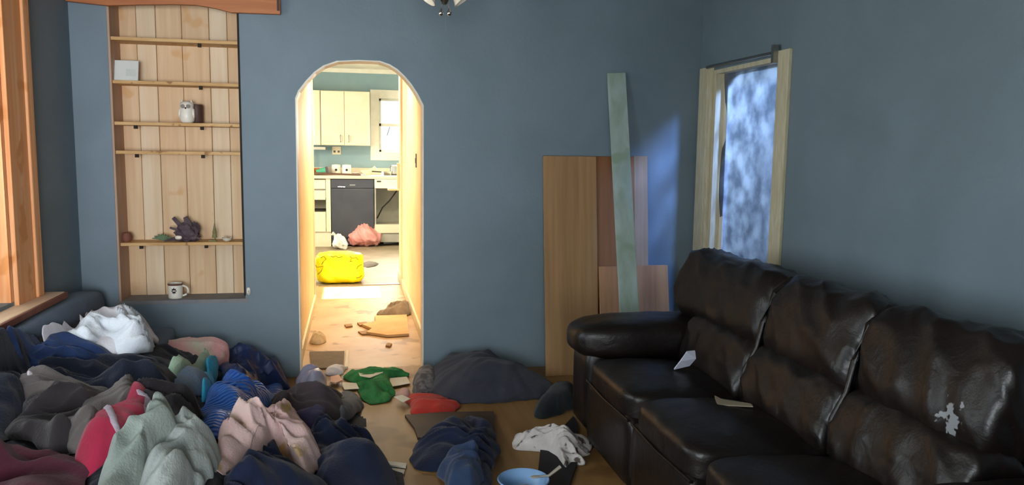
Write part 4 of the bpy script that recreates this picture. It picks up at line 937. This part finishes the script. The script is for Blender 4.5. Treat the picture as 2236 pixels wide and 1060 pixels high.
# flat items
def flat(name, px, z, th, m_, label, cat, group=None):
    o = MB().prism([on(a, b, 2, z) for a, b in px], (0, 0, th)).build(name, m_, None)
    return tag(o, label, cat, group)
M_card = mat('cardboard', 'c4a070', 'd0ae80', rough=.85, scale=5, bump=.1)
M_paper = mat('paper_white', 'dcd4c4', 'e6e0d2', rough=.85, scale=9)
flat('cardboard_sheet', [(790, 713), (820, 706), (818, 694), (888, 692), (893, 734), (845, 737), (800, 730), (812, 722)], .004, .018, M_card, 'torn cardboard sheet on the hall floor at right', 'cardboard')
for i, (q, lab) in enumerate((([(752, 712), (768, 710), (770, 715), (756, 717)], 'small brown chip nearest the middle of the hall floor'), ([(780, 708), (800, 706), (806, 711), (786, 714)], 'brown splinter just left of the torn cardboard top corner'), ([(782, 727), (806, 726), (812, 732), (790, 733)], 'brown splinter at the torn left edge of the cardboard'), ([(846, 752), (856, 754), (852, 760), (842, 758)], 'dark chip on the hall floor below the cardboard'))):
    flat('debris_chip', q, .001, .012, mat('brown_debris', '8a6a44', '9a7850'), lab, 'debris')
flat('doormat', [(676, 771), (752, 770), (750, 806), (680, 808)], .001, .010, fab('grey_mat', '6a5e50', '766a5a', scale=20), 'dark grey doormat at the left side of the archway floor', 'doormat')
flat('white_stick', [(756, 769), (762, 769), (760, 806), (753, 806)], .001, .015, M_paper, 'short white stick along the edge of the grey doormat', 'stick')
for q, lab in (([(782, 812), (838, 803), (836, 815), (808, 826), (786, 822)], 'cream paper sheet lying on top of the green blanket'), ([(840, 828), (888, 824), (896, 838), (852, 846)], 'cream paper at the right edge of the green blanket'), ([(745, 836), (778, 838), (784, 850), (752, 852)], 'tan paper at the left edge of the green blanket')):
    flat('paper_sheet', q, .052 if 'on top' in lab else .012, .003, M_paper, lab, 'paper')
flat('paper_sheet', [(722, 826), (740, 822), (748, 834), (734, 840), (722, 838)], .02, .01, mat('salmon_paper', 'd8a890', 'e0b8a4'), 'salmon folded paper right of the lilac bag', 'paper')
flat('paper_sheet', [(860, 868), (878, 864), (896, 872), (880, 880)], .03, .003, M_paper, 'small white paper touching the red shirt', 'paper')
flat('white_plank', [(832, 522), (874, 518), (874, 530), (838, 533)], .003, .03, M_white, 'white plank on the kitchen floor right of the pink bag', 'plank')
flat('dark_board', [(884, 912), (960, 906), (1078, 904), (1080, 960), (1000, 965), (912, 962), (905, 940)], .001, .014, mat('dark_brown_board', '3c2e28', '4a3a30', rough=.7, scale=5), 'dark brown flat board on the floor behind the navy hoodie', 'board')
flat('black_mat', [(1180, 985), (1225, 1000), (1262, 1012), (1240, 1075), (1170, 1080)], .001, .012, mat('black_rubber', '15141a', '1c1b20', rough=.8), 'black rubber mat between the blue bowl and white toy', 'mat')
flat('black_mat', [(1218, 950), (1252, 912), (1262, 930), (1262, 968), (1240, 962)], .001, .010, MATS['black_rubber'], 'black triangle of mat at the foot of the sofa arm', 'mat')
for q, lab in (([(840, 1010), (888, 1016), (886, 1024), (840, 1018)], 'upper white wooden stirrer by the dark navy sweater at the bottom edge'), ([(842, 1024), (884, 1030), (882, 1036), (842, 1030)], 'lower white wooden stirrer by the dark navy sweater at the bottom edge')):
    flat('paint_stirrer', q, .002, .008, M_paper, lab, 'stick')
flat('plaster_crumb', [(785, 942), (796, 940), (802, 946), (792, 950)], .001, .008, M_paper, 'small white plaster crumb on the bare floor by the heap', 'debris')
# bowl
bp_ = on(1143, 1062, 2, .0)
bp_.x += 0; br = .105
cb = on(1143, 1052, 2, .075)
o = thing('food_bowl', (cb.x, cb.y, 0), 'light blue bowl with dry food crumbs on the floor at the bottom', 'bowl')
MB().lathe([(.055, .0), (.06, .006), (.085, .035), (.100, .080), (.106, .084), (.103, .088), (.094, .082), (.078, .036), (.05, .014), (.002, .012)], (cb.x, cb.y, 0), n=40).build('bowl', mat('light_blue_plastic', '7fa8d8', '8cb4e0', rough=.35, spec=.5), o, smooth=60)
m = MB()
for i in range(60):
    a = random.random()*6.28; r = .05*math.sqrt(random.random()); c_ = Vector((cb.x+r*math.cos(a), cb.y+r*math.sin(a), .022+.03*(1-r/.06)+random.random()*.008))
    m.pillow(c_, (.014+.012*random.random(), .014, .010), p=2.4, n=3)
f_ = m.build('food_crumbs', mat('tan_crumbs', '9a8468', 'b8a688', scale=30), o, smooth=180); f_['kind'] = 'stuff'
a_ = on(1198, 1040, 2, .09); b_ = on(1224, 1020, 2, .12)
o = thing('spoon', (a_.x, a_.y, .07), 'grey plastic spoon resting on the right rim of the blue bowl', 'spoon')
MB().tube([a_+Vector((-.04, 0, -.0)), a_, b_], [.004, .006, .008], n=6).build('handle', MATS['cabinet_inside'], o, smooth=60)
MB().pillow(a_+Vector((-.055, 0, .0)), (.04, .026, .008), p=2.3, n=6).build('spoon_bowl', MATS['cabinet_inside'], o, smooth=180)
# toy details
t = on(1270, 968, 2, .09)
# yellow bag in the hall
yb0 = on(692, 622, 2, 0); yb1 = on(792, 622, 2, 0)
yc0 = (yb0+yb1)/2; yw = (yb1.x-yb0.x)*1.06; yh = on(740, 556, 1, yc0.y).z
o = thing('yellow_bag', (yc0.x, yc0.y+.15, 0), 'bright yellow puffy bag with dark scribble marks in the hallway', 'bag')
M_yel = mat('yellow_vinyl', 'f4e400', 'fff010', rough=.4, scale=4, spec=.4)
MB().pillow((yc0.x, yc0.y+.15, yh/2+.004), (yw, .30, yh), p=5, n=18, wr=.012, ws=7, seed=5).build('body', M_yel, o, smooth=180)
M_ink = mat('dark_ink', '5a5414')
def scr(pts):
    P = []
    for a, b in pts: q = on(a, b, 1, yc0.y-.008); P.append(q)
    MB().tube(P, .0035, n=5).build('scribble_mark', M_ink, o, smooth=60)
scr([(700, 564), (707, 560), (712, 566), (706, 572), (702, 578)]); scr([(764, 560), (769, 565), (778, 563), (782, 568)]); scr([(767, 566), (764, 572), (769, 571)])
scr([(688, 578), (692, 584), (706, 582), (702, 592), (694, 600)]); scr([(790, 578), (782, 582), (779, 588)]); scr([(778, 608), (786, 606), (790, 602)]); scr([(722, 560), (728, 562), (733, 559), (738, 563), (748, 561)])
# scraps on sofa
def sofa_scrap(px, X, m_, name, label):
    P = [on(a, b, 0, X) for a, b in px]
    o = MB().prism(P, (.006, 0, 0)).build(name, m_, None); tag(o, label, 'paper')
P = [on(a, b, 2, z) for a, b, z in ((1472, 808, .455), (1486, 790, .50), (1500, 770, .55), (1518, 768, .55), (1520, 784, .52), (1506, 800, .475))]
o = MB().prism(P, (0, .004, .004)).build('paper_scrap', mat('bluish_paper', 'c8c8dc', 'd4d4e4'), None); tag(o, 'pale pointed paper scrap stuck between sofa arm and back', 'paper')
flat('paper_scrap', [(1560, 866), (1576, 874), (1640, 884), (1644, 890), (1566, 886)], .452, .004, mat('tan_paper', '9a8c78', 'a89a84'), 'thin tan paper strip on the sofa seat by the first seam', 'paper')
